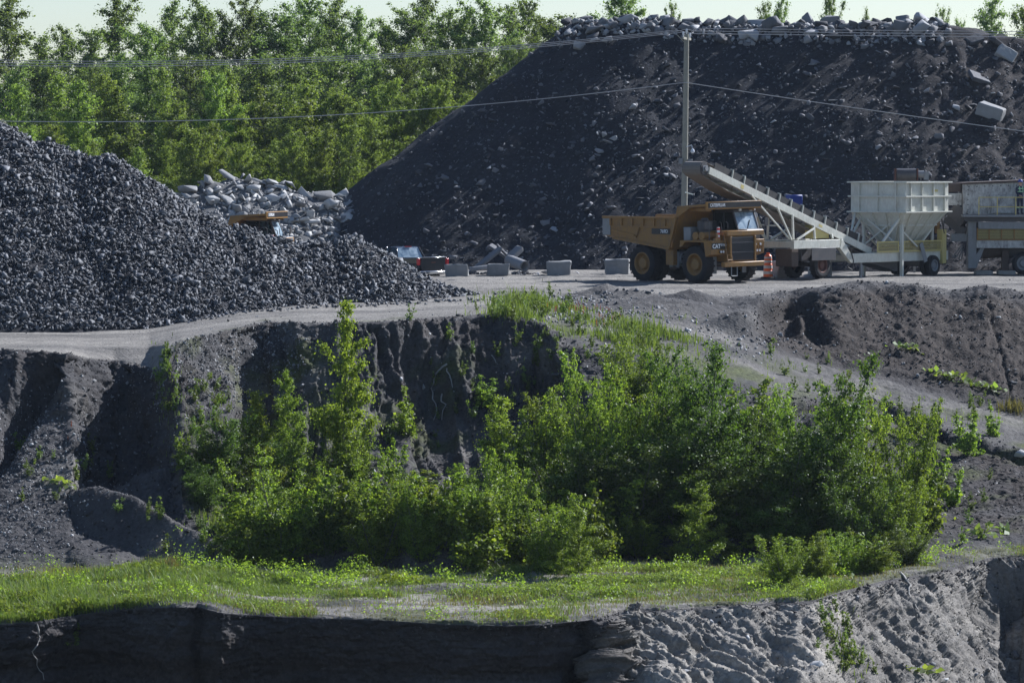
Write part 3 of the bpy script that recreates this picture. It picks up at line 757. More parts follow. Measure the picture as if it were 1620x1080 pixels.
def slab_box(name, p, size, rot, mat, label, cat, seed):
    rg_ = random.Random(seed); bm = bmesh.new(); bmesh.ops.create_cube(bm, size=1)
    for v in bm.verts: v.co = Vector((v.co.x * size[0] * rg_.uniform(.85, 1.1), v.co.y * size[1] * rg_.uniform(.85, 1.1), v.co.z * size[2] * rg_.uniform(.8, 1.1)))
    bmesh.ops.bevel(bm, geom=bm.edges[:], offset=.05, segments=1, affect='EDGES')
    bmesh.ops.subdivide_edges(bm, edges=bm.edges[:], cuts=3, use_grid_fill=True)
    for v in bm.verts: v.co += v.co.normalized() * .05 * float(fbm(v.co.x * 2.5, v.co.y * 2.5, v.co.z * 2.5, 3, seed))
    me = bpy.data.meshes.new(name); bm.to_mesh(me); bm.free()
    o = link(name, me, M[mat]); o.location = p; o.rotation_euler = rot
    return setp(o, label, cat)
p = hit(1566, 180, BV_P); slab_box('concrete_slab', p + Vector((0, -.1, .15)), (1.55, .9, .75), (.15, .35, -.35), 'concrete_rubble', 'big pale concrete block lying on the right flank of the dark heap', 'concrete block', 1)
p = hit(1591, 90, BV_P); slab_box('concrete_slab', p + Vector((0, -.1, .15)), (1.15, .35, .85), (-.5, .5, .1), 'concrete_rubble', 'pale square concrete slab near the top of the right flank', 'concrete slab', 2)
p = hit(1549, 124, BV_P); slab_box('concrete_slab', p + Vector((0, 0, 0)), (1.3, 1.0, .3), (.5, .3, .4), 'darkrock', 'flat grey slab half buried between the two pale blocks', 'concrete slab', 3)
p = hit(1542, 66, BV_P); slab_box('concrete_slab', p + Vector((0, 0, .1)), (1.0, .8, .25), (.5, -.3, .4), 'crestrock', 'thin grey slab on the right shoulder of the dark heap', 'concrete slab', 4)
p = hit(1580, 70, BV_P); slab_box('concrete_slab', p + Vector((0, 0, .05)), (1.3, .8, .3), (.4, .5, .6), 'crestrock', 'grey slab just above the pale square slab', 'concrete slab', 5)
pts = face_points(230, BV_P, lambda: rr.uniform(560, 1620), lambda: rr.uniform(75, 420))
for i, (p, n, px, py) in enumerate(pts):
    s = rr.uniform(.35, .85)
    rock('stone', p + n * s * .05, s, 'darkrock' if rr.random() < .75 else 'crestrock', 'loose stone bedded in the face of the dark heap', 'stone', 'larger stones in the face of the dark heap', seed=3000 + i, kind='slab' if rr.random() < .6 else 'rock')

# ------------------------------------------------------------------ heap of broken concrete behind the gravel
RC = [world(px, py, d) for px, py, d in ((300, 300, 236), (335, 285, 237), (370, 276, 238), (405, 280, 238), (440, 284, 238), (480, 298, 238), (520, 306, 238), (550, 305, 239), (580, 325, 239), (270, 320, 236))]
def rub_h(GX, GY):
    z = np.full_like(GX, -50.)
    for c in RC: z = np.maximum(z, c.z + .15 - .6 * np.sqrt((GX - c.x) ** 2 + (GY - c.y) ** 2 + .3))
    return np.maximum(z + .3 * fbm(GX / 1.2, GY / 1.2, 0, 3, 95), -1.6)
rV, rQ, _ = grid_pile('rub', -32, -2, 222, 252, .3, rub_h)
BV_R = BVHTree.FromPolygons(rV.tolist(), rQ.tolist())
pts = face_points(1300, BV_R, lambda: rr.uniform(255, 590), lambda: rr.uniform(268, 400))
pos = np.array([p[0][:] for p in pts]); szs = rg.lognormal(math.log(.34), .5, len(pts)).clip(.12, .9)
V1, F1 = scatter_rocks(pos, szs, SHARDS + SLABS, rg)
bt = np.concatenate([rQ[:, [0, 1, 2]], rQ[:, [0, 2, 3]]])
me = mesh_np('rubble_heap', np.concatenate([rV, V1]), np.concatenate([bt, F1 + len(rV)]))
me.materials.append(M['concrete_rubble']); me.materials.append(M['rubblebed']); me.polygons.foreach_set('material_index', (np.arange(len(me.polygons)) < len(bt)).astype(np.int32))
o = link('rubble_heap', me); setp(o, 'small broken concrete filling the heap at the edge of the wood', 'rubble heap', kind='stuff')
BIG = [(297, 304, 2.6, (1, .8, .55), 'large rough grey boulder at the left end of the rubble heap'), (358, 272, 1.5, (1, .8, .7), 'rounded pale boulder on top of the rubble heap'),
       (392, 278, 1.3, (1.1, .7, .5), 'flat topped pale chunk on top of the rubble heap'), (405, 288, 1.4, (1.1, .6, .6), 'grey chunk just below the flat topped one on the heap'),
       (432, 280, 1.3, (.8, .9, .9), 'square pale concrete block at the crest of the rubble heap'), (458, 288, 1.3, (1, .8, .8), 'pale concrete block leaning at the crest beside the square block'),
       (430, 298, 1.2, (1.2, .5, .6), 'long pale broken slab under the crest blocks'), (512, 312, 1.6, (1.3, .7, .7), 'long grey slab sloping down the right of the rubble heap'),
       (541, 302, 1.1, (.9, .9, 1), 'pale blocky chunk at the right end of the heap crest'), (320, 292, .9, (.5, .6, 1.4), 'upright pale splinter beside the large rough boulder'),
       (346, 300, 1.0, (1.3, .6, .5), 'flat pale slab right of the upright splinter'), (336, 318, 1.1, (1.4, .6, .4), 'tilted slab below the upright splinter')]
for i, (px, py, s, sq, lab) in enumerate(BIG):
    p = hit(px, py + 4, BV_R) or world(px, py, 237)
    rock('boulder', p + Vector((0, -.1, s * .15)), s, 'concrete_rubble', lab, 'boulder', None, seed=40 + i, squash=sq)
pts = face_points(95, BV_R, lambda: rr.uniform(265, 580), lambda: rr.uniform(275, 390))
for i, (p, n, px, py) in enumerate(pts):
    s = rr.uniform(.6, 1.45)
    rock('rubble_chunk', p + n * s * .1, s, 'concrete_rubble', 'angular pale chunk lying on the broken concrete heap', 'concrete chunk', 'loose chunks on the broken concrete heap', seed=5000 + i, kind='slab' if rr.random() < .45 else 'rock')

# ------------------------------------------------------------------ trees and bushes
def tube_arrays(paths, n=5):
    Vs, Fs, off = [], [], 0
    ang = np.arange(n) * 2 * PI / n
    for pts, rad in paths:
        pts = np.asarray(pts, float); k = len(pts)
        tn = np.gradient(pts, axis=0); tn /= np.linalg.norm(tn, axis=1, keepdims=True) + 1e-9
        up = np.where(np.abs(tn[:, 2:3]) > .9, [[1., 0, 0]], [[0, 0, 1.]])
        a = np.cross(tn, up); a /= np.linalg.norm(a, axis=1, keepdims=True) + 1e-9; b = np.cross(tn, a)
        W = pts[:, None] + (a[:, None] * np.cos(ang)[None, :, None] + b[:, None] * np.sin(ang)[None, :, None]) * np.asarray(rad)[:, None, None]
        Vs.append(W.reshape(-1, 3)); I = np.arange(k * n).reshape(k, n)
        Q = np.stack([I[:-1], np.roll(I[:-1], -1, 1), np.roll(I[1:], -1, 1), I[1:]], -1).reshape(-1, 4)
        Fs.append(Q + off); off += k * n
    return np.concatenate(Vs), np.concatenate(Fs)

def leaf_quads(pos, size, rg, outward=None):
    n = len(pos)
    nrm = rg.normal(size=(n, 3)); nrm[:, 2] = np.abs(nrm[:, 2]) * .8
    if outward is not None: nrm += outward * .9
    nrm /= np.linalg.norm(nrm, axis=1, keepdims=True)
    t = rg.normal(size=(n, 3)); t[:, 2] -= .6
    t -= nrm * (t * nrm).sum(1, keepdims=True); t /= np.linalg.norm(t, axis=1, keepdims=True)
    b = np.cross(nrm, t); s = size[:, None]
    V = np.stack([pos - t * s * .5, pos + b * s * .36 + nrm * s * .08, pos + t * s * .5, pos - b * s * .36 + nrm * s * .08], 1)
    return V.reshape(-1, 3), np.arange(n * 4).reshape(n, 4)

def make_plant(h, w, seed, leaf, nleaf, base=.2, stems=1, prof='oval', limbs=18, lean=.1, clump=.4, trunk_r=None, gap=.25):
    """trunk and crown arrays; limbs carry leaf clusters spread along them"""
    g = np.random.default_rng(seed); paths, anchors, rads = [], [], []
    for s in range(stems):
        hh = h * (1 if s == 0 else g.uniform(.4, .97)); az = g.uniform(0, 2 * PI); sp = 0 if stems == 1 else math.sqrt(g.uniform(.03, 1)) * .46 * w
        k = 9; t = np.linspace(0, 1, k)
        wob = np.cumsum(g.normal(0, lean * hh / k * .5, (k, 2)), 0); wob[0] = 0
        stem = np.stack([wob[:, 0] + math.cos(az) * sp * (t * .9 + .1), wob[:, 1] + math.sin(az) * sp * (t * .9 + .1), hh * t], 1)
        r0 = (trunk_r or h * .011) * (1 if s == 0 else .7)
        paths.append((stem, r0 * (1 - .88 * t)))
        nl = max(4, int(limbs * (1 if stems == 1 else .6)))
        for i in range(nl):
            u = base + (1 - base) * ((i + g.uniform(0, 1)) / nl); u = min(u, .985)
            q = (u - base) / (1 - base)
            if prof == 'oval': f = math.sin(PI * min(1, .12 + q * .84)) ** .7
            elif prof == 'spire': f = (1 - q) ** .75 * .9 + .16
            elif prof == 'top': f = .45 + .55 * math.sin(PI * min(1, .1 + q * .8)); f *= (1 - max(0, q - .75) * 2.2)
            else: f = 1 - .75 * q
            L = max(.12, w * .5 * f * g.uniform(.45, 1.15)) * (1 if stems == 1 else (.62 if stems < 8 else .55))
            if g.uniform() < gap: L *= .5
            a = i * 2.4 + g.uniform(-.6, .6); el = g.uniform(.25, .95) + .35 * q + (.25 if stems > 7 else 0)
            p0 = np.array([np.interp(u, t, stem[:, j]) for j in range(3)])
            dv = np.array([math.cos(a) * math.cos(el), math.sin(a) * math.cos(el), math.sin(el)])
            m = 5; tt = np.linspace(0, 1, m)[:, None]
            pth = p0 + dv * L * 1.25 * tt + np.array([0, 0, -.10 * L]) * tt ** 2 + np.cumsum(g.normal(0, .05 * L, (m, 3)), 0) * (tt > 0)
            paths.append((pth, r0 * .38 * (1 - u * .6) * (1 - .8 * tt[:, 0])))
            na = max(4, int(L / clump * 3.6))
            for tq in g.uniform(.28, 1.05, na):
                j = min(m - 2, int(min(tq, .999) * (m - 1))); fr = tq * (m - 1) - j
                anchors.append(pth[j] * (1 - fr) + pth[j + 1] * fr); rads.append(clump * g.uniform(.5, 1.15) * (1 - .35 * q))
        for q in np.linspace(base + .1, 1.0, max(4, int(hh / clump * (1.6 if stems < 8 else .7)))):   # leaves along the leader
            anchors.append(np.array([np.interp(q, t, stem[:, j]) for j in range(3)])); rads.append(clump * (.8 - .45 * q))
    A = np.array(anchors); Rr = np.array(rads)
    wgt = Rr ** 1.6; pick = g.choice(len(A), nleaf, p=wgt / wgt.sum())
    off = g.normal(size=(nleaf, 3)); off /= np.linalg.norm(off, axis=1, keepdims=True); off *= np.abs(g.normal(0, .62, (nleaf, 1))) * Rr[pick][:, None]; off[:, 2] *= .75
    pos = A[pick] + off
    pos[:, 2] = np.maximum(pos[:, 2], .03 * h)
    outw = off / (Rr[pick][:, None] + 1e-6)
    sz = leaf * g.lognormal(0, .25, nleaf)
    return tube_arrays(paths), leaf_quads(pos, sz, g, outw)

PLANTS = {}
def plant_proto(key, mat, **kw):
    (tv, tf), (lv, lf) = make_plant(**kw)
    a = mesh_np('trunk', tv, tf); a.shade_smooth(); a.materials.append(M['bark'])
    b = mesh_np('crown', lv, lf); b.materials.append(M[mat])
    PLANTS[key] = (a, b, kw['h'], kw['w'])
def plant(name, key, loc, label, cat, group=None, s=1.0, sx=1.0, rz=0.0, tilt=(0, 0)):
    a, b, h, w = PLANTS[key]
    r = thing(name, label, cat, loc, rz, group); r.rotation_euler = (tilt[0], tilt[1], rz); r.scale = (s * sx, s * sx, s)
    link('trunk', a, None, r); link('crown', b, None, r)
    return r
for i in range(5):
    plant_proto(('aspen', i), 'leaf_far', h=16, w=5.8 + i * .4, seed=20 + i, leaf=.125, nleaf=38000, base=.12, prof='oval', limbs=64, clump=.8, lean=.06, trunk_r=.13, gap=.15)
for i in range(5):
    plant_proto(('mid', i), 'leaf_mid', h=12, w=5.6, seed=40 + i, leaf=.115, nleaf=40000, base=.05, prof='oval', limbs=64, clump=.72, lean=.07, trunk_r=.11, stems=1 if i % 2 else 2, gap=.25)
for i in range(4):
    plant_proto(('sap', i), 'leaf_bright' if i % 2 == 0 else 'leaf_bush', h=5, w=3.0, seed=60 + i, leaf=.068, nleaf=20000, base=.05, prof='spire', limbs=46, clump=.36, lean=.06, trunk_r=.04)
for i in range(5):
    plant_proto(('bush', i), 'leaf_bush' if i != 3 else 'leaf_dark', h=4, w=3.8, seed=80 + i, leaf=.062, nleaf=30000, base=.04, prof='spire', limbs=40, clump=.27, stems=12, lean=.07, trunk_r=.035)
for i in range(3):
    plant_proto(('dark', i), 'leaf_dark', h=5.5, w=4.6, seed=100 + i, leaf=.075, nleaf=32000, base=.03, prof='oval', limbs=38, clump=.46, stems=5, lean=.1, trunk_r=.05)
for i in range(4):
    plant_proto(('shrub', i), 'leaf_bush', h=2, w=1.7, seed=120 + i, leaf=.085, nleaf=3000, base=.06, prof='spire', limbs=14, clump=.24, stems=4, lean=.1, trunk_r=.018)
for i in range(4):
    plant_proto(('weed', i), 'grass', h=.6, w=.4, seed=140 + i, leaf=.06, nleaf=260, base=.1, prof='spire', limbs=7, clump=.12, stems=3, lean=.1, trunk_r=.007)

ORD = ['first', 'second', 'third', 'fourth', 'fifth', 'sixth', 'seventh', 'eighth', 'ninth', 'tenth', 'eleventh', 'twelfth', 'thirteenth', 'fourteenth', 'fifteenth', 'sixteenth', 'seventeenth', 'eighteenth', 'nineteenth', 'twentieth', 'twenty-first', 'twenty-second', 'twenty-third', 'twenty-fourth', 'twenty-fifth', 'twenty-sixth']
rt = random.Random(21)
# the wood: three rows, tops as they stand against the sky and against each other (photo x, top y, distance)
BACK = [(-60, 20), (12, 5), (60, 62), (105, 48), (150, 52), (190, 2), (230, 45), (275, 12), (320, 10), (352, 25), (385, 2), (420, 25), (455, 30), (490, 3), (530, 6), (570, 25), (610, 40), (645, 18), (672, -2), (705, 22), (735, 30), (765, 5), (800, 18), (835, 6), (870, 30), (892, 45)]
MIDR = [(-40, 95), (30, 105), (85, 98), (140, 108), (190, 90), (245, 100), (300, 95), (350, 105), (410, 95), (470, 90), (530, 85), (590, 92), (640, 80), (700, 85), (760, 80), (820, 70), (865, 85)]
FRONT = [(-50, 165), (20, 135), (75, 120), (125, 128), (180, 118), (235, 140), (290, 108), (345, 125), (395, 112), (440, 135), (490, 130), (540, 150), (590, 140), (625, 135), (668, 140), (705, 132), (750, 150)]
def row(lst, d0, dj, keyk, rname, lab):
    seen = 0
    for i, (px, ty) in enumerate(lst):
        place = f'{ORD[seen]} from the left in the {rname} row of the wood' if px > -25 else f'beyond the left end of the {rname} row'
        seen += px > -25
        d = d0 + rt.uniform(-dj, dj); X0 = at(px, d); zg = drop(X0, d)
        top = CAM_Z + d * slope_of(ty); h = top - zg
        k = (keyk, rt.randrange(5)); s = h / PLANTS[k][2]
        plant('aspen_tree', k, (X0, d, zg - .1), f'{lab}, {place}', 'tree', 'trees of the wood behind the quarry', s, rt.uniform(.85, 1.45) / s ** .35, rt.uniform(0, 6.28))
row(BACK, 292, 5, 'aspen', 'back', 'tall aspen against the sky')
row(MIDR, 276, 3, 'aspen', 'middle', 'leafy aspen')
row(FRONT, 259, 3, 'mid', 'front', 'bushy light green tree')
# lower growth filling the foot of the wood
for i in range(22):
    px = -60 + i * 40 + rt.uniform(-12, 12); d = 252 + rt.uniform(-2, 2)
    X0 = at(px, d); zg = drop(X0, d); ty = rt.uniform(190, 235); h = CAM_Z + d * slope_of(ty) - zg
    k = ('mid', rt.randrange(5)); s = h / 12
    plant('young_tree', k, (X0, d, zg - .1), f'young leafy tree, {ORD[i]} from the left along the foot of the wood', 'tree', 'young trees along the edge of the wood', s, 1.15, rt.uniform(0, 6.28))
# trees peeping over the heap
OVER = [(985, -12, 'airy pale tree behind the left shoulder of the dark heap', 1.0), (1060, 14, 'small bright treetop behind the heap crest left of the pole', .4), (1205, 14, 'slim treetop behind the heap crest right of the pole', .45), (1232, 8, 'treetop at the right of the slim one behind the crest', .5),
        (1312, 0, 'sprig of a treetop standing up behind the middle of the crest', .45), (1370, 28, 'tiny treetop just showing behind the crest', .35), (1488, 22, 'thin pale treetop at the right end of the crest', .45), (1515, 40, 'small treetop between the thin one and the bushy one', .4), (1565, 8, 'bushy treetop over the right shoulder of the heap', .95), (1618, 18, 'treetop at the far right edge over the heap shoulder', .9), (1670, 10, 'treetop beyond the right shoulder of the heap', .9)]
for i, (px, ty, lab, sx) in enumerate(OVER):
    d = 285 + rt.uniform(-4, 4); X0 = at(px, d); zg = drop(X0, d); top = CAM_Z + d * slope_of(ty); h = top - zg
    k = ('aspen', i % 5); s = h / 16
    plant('aspen_tree', k, (X0, d, zg), lab, 'tree', 'treetops showing over the dark heap', s, sx, rt.uniform(0, 6.28))

# bushes of the hollow: (photo x, base y, top y, width px, kind, label)
B_ = [
 (545, 770, 484, 118, 'sap', 'tall slender bright green poplar standing before the cliff'),
 (560, 775, 660, 110, 'bush', 'leafy bush wrapped round the foot of the tall poplar'),
 (408, 800, 622, 95, 'sap', 'narrow dark sapling left of the tall poplar'),
 (350, 760, 640, 130, 'bush', 'yellow green bush hanging on the slope edge at the left'),
 (365, 800, 690, 140, 'dark', 'dark bush in the shade under the yellow green one'),
 (455, 740, 592, 70, 'sap', 'thin sapling between the narrow dark one and the poplar'),
 (480, 800, 690, 110, 'bush', 'bright bush below the thin sapling'),
 (445, 890, 705, 190, 'bush', 'broad bright bush at the foot of the slope, leftmost of the bench thicket'),
 (520, 880, 740, 120, 'bush', 'light green bush right of the broad leftmost one'),
 (598, 895, 740, 150, 'bush', 'rounded silvery bush in the middle left of the bench thicket'),
 (665, 885, 755, 130, 'bush', 'fresh green bush just right of the rounded silvery one'),
 (735, 885, 770, 130, 'bush', 'low bright bush in the middle of the thicket'),
 (622, 770, 690, 55, 'shrub', 'sparse sapling on the cliff foot beside the tall poplar'),
 (690, 800, 745, 120, 'shrub', 'low shrub below the bare cliff ribs'),
 (790, 800, 630, 110, 'sap', 'slim bright sapling at the right end of the bare cliff'),
 (815, 880, 700, 150, 'bush', 'large pale bush in the centre of the hollow'),
 (865, 905, 770, 150, 'bush', 'silvery leaved bush in front of the large pale one'),
 (915, 915, 800, 90, 'sap', 'upright sapling at the right of the silvery bush'),
 (955, 880, 815, 100, 'bush', 'small bush right of the upright sapling'),
 (1010, 880, 812, 120, 'bush', 'feathery light bush before the dark hollow'),
 (870, 800, 610, 150, 'bush', 'bushy growth halfway up the slope left of centre'),
 (930, 790, 560, 140, 'bush', 'tall thicket bush under the grassy lip'),
 (985, 780, 590, 130, 'bush', 'bushy green growth right of the tall thicket bush'),
 (950, 830, 690, 190, 'dark', 'dark bush low in the hollow left'),
 (1045, 820, 660, 190, 'dark', 'dark bush low in the hollow centre'),
 (1060, 780, 585, 130, 'dark', 'deep green bush before the round headed tree'),
 (1115, 800, 545, 190, 'dark', 'large round headed deep green tree in the hollow'),
 (1150, 850, 690, 200, 'dark', 'dark bush under the round headed tree'),
 (1190, 800, 620, 140, 'bush', 'light bush right of the round headed tree'),
 (1235, 850, 680, 190, 'dark', 'dark bush between the two big trees of the hollow'),
 (1298, 860, 568, 200, 'dark', 'tall leafy tree at the right of the hollow'),
 (1300, 870, 700, 180, 'dark', 'bushy dark growth at the foot of the tall right tree'),
 (1372, 840, 610, 150, 'bush', 'green bush beside the tall right tree'),
 (1355, 880, 720, 150, 'bush', 'glossy bush in front of the tall right tree'),
 (1435, 850, 630, 110, 'bush', 'bush at the right edge of the thicket'),
 (1425, 870, 745, 130, 'bush', 'low bush under the right edge of the thicket'),
 (1470, 800, 690, 80, 'shrub', 'small shrub on the bare slope right of the thicket'),
 (1108, 890, 765, 90, 'sap', 'pale pointed sapling standing alone before the dark hollow'),
 (1155, 885, 835, 70, 'shrub', 'little shrub right of the pale pointed sapling'),
 (1240, 925, 840, 110, 'bush', 'leafy poplar clump, leftmost of those on the bench edge'),
 (1290, 920, 838, 100, 'bush', 'leafy poplar clump, second of those on the bench edge'),
 (1335, 910, 835, 100, 'bush', 'leafy poplar clump, third of those on the bench edge'),
 (1385, 905, 835, 100, 'bush', 'leafy poplar clump, fourth of those on the bench edge'),
 (1430, 895, 820, 90, 'bush', 'leafy poplar clump, rightmost of those on the bench edge'),
 (1000, 640, 530, 130, 'bush', 'pale shrub on the slope below the grass strip'),
 (905, 640, 555, 60, 'shrub', 'small sparse shrub on the dark scarp under the lip'),
 (1395, 690, 625, 60, 'shrub', 'small shrub on the ledge right of the tall tree'),
 (1445, 690, 640, 60, 'shrub', 'small shrub under the ledge edge at the right'),
 (1080, 660, 560, 120, 'bush', 'shrub at the left of the round headed tree crown'),
 (1180, 700, 600, 120, 'shrub', 'pale shrub in front of the sandy patch'),
 (770, 640, 590, 60, 'shrub', 'little shrub on the upper cliff left of the scarp'),
 (640, 690, 610, 60, 'shrub', 'wispy shrub between the cliff ribs'),
 (290, 740, 680, 40, 'shrub', 'lone thin shrub on the scree below the hanging edge'),
 (1510, 800, 740, 50, 'shrub', 'bright sprig on the bare right hand slope'),
 (1530, 720, 650, 60, 'shrub', 'shrub on the ledge end at the far right'),
 (1570, 690, 640, 40, 'shrub', 'weedy sprig at the far right of the ledge'),

 (470, 860, 760, 150, 'bush', 'bright bush filling the left of the thicket, behind the broad one'),
 (560, 860, 720, 130, 'bush', 'light bush between the tall poplar and the rounded silvery bush'),
 (630, 850, 740, 130, 'bush', 'bright bush behind the fresh green one'),
 (700, 860, 760, 150, 'bush', 'yellowish bush behind the low bright one'),
 (770, 880, 755, 140, 'bush', 'light bush left of the large pale one'),
 (760, 830, 720, 120, 'bush', 'bush at the foot of the cliff ribs'),
 (830, 800, 640, 130, 'bush', 'leafy bush above the large pale one'),
 (900, 850, 700, 160, 'bush', 'bush at the left side of the dark hollow'),
 (895, 760, 620, 130, 'bush', 'bush under the scarp left of the thicket'),
 (1000, 850, 700, 180, 'dark', 'dark bush at the back of the hollow'),
 (1080, 850, 680, 190, 'dark', 'dark bush deep in the hollow under the round tree'),
 (1030, 720, 575, 140, 'bush', 'light bush at the top of the thicket, under the grass'),
 (1200, 860, 730, 180, 'dark', 'dark bush low in the hollow right'),
 (1240, 780, 610, 130, 'bush', 'bush left of the tall right tree'),
 (1330, 790, 610, 140, 'bush', 'bright bush just right of the tall right tree crown'),
 (1400, 880, 760, 140, 'bush', 'bush low at the right end of the thicket'),
 (1250, 880, 760, 160, 'dark', 'dark low bush before the tall right tree'),
 (1465, 850, 730, 90, 'shrub', 'sprig at the right end of the thicket'),
 (420, 780, 680, 120, 'dark', 'dark bush behind the broad leftmost one'),
 (330, 800, 720, 90, 'dark', 'low dark bush at the left end of the slope growth'),
 (375, 880, 800, 90, 'shrub', 'shrub at the end of the dark mound'),
 (400, 895, 830, 90, 'bush', 'low bush before the dark mound end'),
 (1270, 915, 845, 90, 'shrub', 'little shrub between the first and second poplar clumps'),
 (1315, 912, 845, 90, 'shrub', 'little shrub between the second and third poplar clumps'),
 (1360, 905, 840, 90, 'shrub', 'little shrub between the third and fourth poplar clumps'),
 (1075, 885, 830, 70, 'shrub', 'tiny shrub left of the pale pointed sapling'),
]
for i, (px, by, ty, wpx, kind, lab) in enumerate(B_):
    p = hit(px, by)
    if p is None: continue
    d = p.y; h = (by - ty) / F_PX * d * 1.02; w = wpx / F_PX * d * 1.12
    nk = sum(1 for k in PLANTS if k[0] == kind); k = (kind, i % nk)
    s = h / PLANTS[k][2]; sx = (w / PLANTS[k][3]) / s
    plant('poplar_sapling' if kind == 'sap' else ('shrub' if kind == 'shrub' else 'bush'), k, p - Vector((0, 0, .1)), lab, 'sapling' if kind == 'sap' else 'bush', 'bushes in the quarry hollow', s, sx * 1.05, rt.uniform(0, 6.28))

nf = 0
for i in range(34):
    px = 395 + i * 17.5 + rt.uniform(-9, 9); by = rt.uniform(868, 905) - (12 if px > 900 else 0)
    if 470 < px < 750: by = rt.uniform(858, 880)
    p = hit(px, by); k = ('shrub', i % 4); s = rt.uniform(.8, 1.4)
    plant('shrub', k, p - Vector((0, 0, .05)), f'low leafy shrub at the front foot of the thicket, {ORD[i] + " from its left end" if i < 17 else ORD[33 - i] + " from its right end"}', 'bush', 'low shrubs along the front of the thicket', s, rt.uniform(1.0, 1.5), rt.uniform(0, 6.28))
# small weeds and herbs dotted over the slopes
WZ = [(822, 492, 30, 16, 26), (780, 490, 40, 8, 6), (900, 500, 50, 18, 8), (960, 520, 45, 16, 8), (1020, 545, 45, 16, 16), (850, 560, 50, 50, 12), (330, 640, 35, 60, 22), (262, 610, 18, 45, 20), (400, 700, 60, 60, 12), (1260, 575, 40, 15, 6), (1330, 610, 60, 18, 8),
      (1450, 670, 60, 20, 12), (1540, 660, 40, 25, 8), (1520, 800, 60, 60, 12), (1000, 560, 60, 30, 8), (150, 740, 100, 30, 8), (330, 850, 40, 30, 10), (230, 840, 110, 30, 8), (1340, 1040, 30, 25, 16), (1310, 990, 12, 25, 6), (560, 740, 120, 60, 10), (700, 620, 80, 80, 14), (840, 620, 60, 60, 12), (60, 770, 60, 50, 6), (110, 1015, 14, 8, 3)]
wi = 0
for cx_, cy_, rx_, ry_, n_ in WZ:
    for j in range(n_):
        px, py = rt.gauss(cx_, rx_ * .55), rt.gauss(cy_, ry_ * .55)
        p = hit(px, py)
        if p is None: continue
        s = rt.uniform(.5, 1.25)
        plant('weed', ('weed', rt.randrange(4)), p - Vector((0, 0, .03)), 'small leafy weed growing on the quarry slope', 'weed', 'weeds dotted over the quarry slopes', s, 1.0, rt.uniform(0, 6.28)); wi += 1
# butterbur like rosettes on the dark slope
def rosette(seed):
    g = np.random.default_rng(seed); n = 16
    pos = np.stack([g.normal(0, .35, n), g.normal(0, .2, n), np.abs(g.normal(.12, .06, n))], -1)
    V, F = leaf_quads(pos, g.uniform(.2, .38, n), g, np.array([0, -.5, 1.2])); return mesh_np('rosette', V, F)
ROS = [rosette(i) for i in range(3)]
for r_ in ROS: r_.materials.append(M['leaf_mid'])
for i, (px, py) in enumerate([(1432, 551), (1442, 556), (1480, 592), (1497, 598), (1512, 600), (1525, 606), (1545, 612), (1560, 616), (1575, 618), (1450, 1065), (1470, 1070), (1545, 845), (1560, 852), (1580, 840), (105, 770), (80, 765)]):
    p = hit(px, py)
    if p is None: continue
    o = link('leafy_herb', ROS[i % 3]); o.location = p; o.rotation_euler = (.3, 0, i); setp(o, 'broad leaved grey green herb on the bare quarry soil', 'herb', 'broad leaved herbs on bare soil')

# ------------------------------------------------------------------ grass: blades over the bench and the lip
flatP = TERR.reshape(-1, 3)
cell = idx[:-1, :-1].ravel()
e1 = TERR[1:, :-1] - TERR[:-1, :-1]; e2 = TERR[:-1, 1:] - TERR[:-1, :-1]
area = np.linalg.norm(np.cross(e1, e2), axis=-1)
cS = S[:-1, :-1]; cX = PXg[:-1, :-1]; cY = PYg[:-1, :-1]; cx3 = TERR[:-1, :-1]
def gauss_zone(cx_, cy_, rx_, ry_): return np.exp(-(((cX - cx_) / rx_) ** 2 + ((cY - cy_) / ry_) ** 2))
benchm = sstep(2.02, 2.1, cS) * (1 - sstep(3.6, 4.05, cS))
pat = fbm(cx3[..., 0] / 2.5, cx3[..., 1] / 2.0, 0, 5, 301)
def grass(name, dens, hgt, n, mat, label, seed, w=.022, lean=.35):
    g = np.random.default_rng(seed)
    pr = (dens * area).ravel(); pr = np.clip(pr, 0, None); pr /= pr.sum()
    c = g.choice(len(pr), n, p=pr)
    r_, c_ = np.divmod(c, NC - 1)
    u, v = g.uniform(0, 1, (2, n, 1))
    base = TERR[r_, c_] * (1 - u) * (1 - v) + TERR[r_ + 1, c_] * u * (1 - v) + TERR[r_, c_ + 1] * (1 - u) * v + TERR[r_ + 1, c_ + 1] * u * v
    h = hgt.ravel()[c] * g.lognormal(0, .3, n)
    a = g.uniform(0, 2 * PI, n); dv = np.stack([np.cos(a), np.sin(a), np.zeros(n)], -1); ln = g.normal(0, lean, (n, 1)) * h[:, None]
    b = np.stack([-dv[:, 1], dv[:, 0], np.zeros(n)], -1)
    tip = base + np.array([0, 0, 1.]) * h[:, None] + dv * ln; mid = base + np.array([0, 0, .55]) * h[:, None] + dv * ln * .35
    ww = (w * (1 + h))[:, None]
    V = np.stack([base - b * ww * .5, base + b * ww * .5, mid + b * ww * .5, tip, mid - b * ww * .5], 1).reshape(-1, 3)
    i0 = np.arange(n)[:, None] * 5
    F = np.concatenate([i0 + np.array([[0, 1, 2]]), i0 + np.array([[0, 2, 4]]), i0 + np.array([[4, 2, 3]])])
    me = mesh_np(name, V, F); o = link(name, me, M[mat]); setp(o, label, 'grass', kind='stuff')
strip = sstep(.05, .3, pat + .2 * fbm(cx3[..., 0] / .7, cx3[..., 1] / .7, 0, 3, 306))
dB = benchm * (.06 + 1.1 * strip)
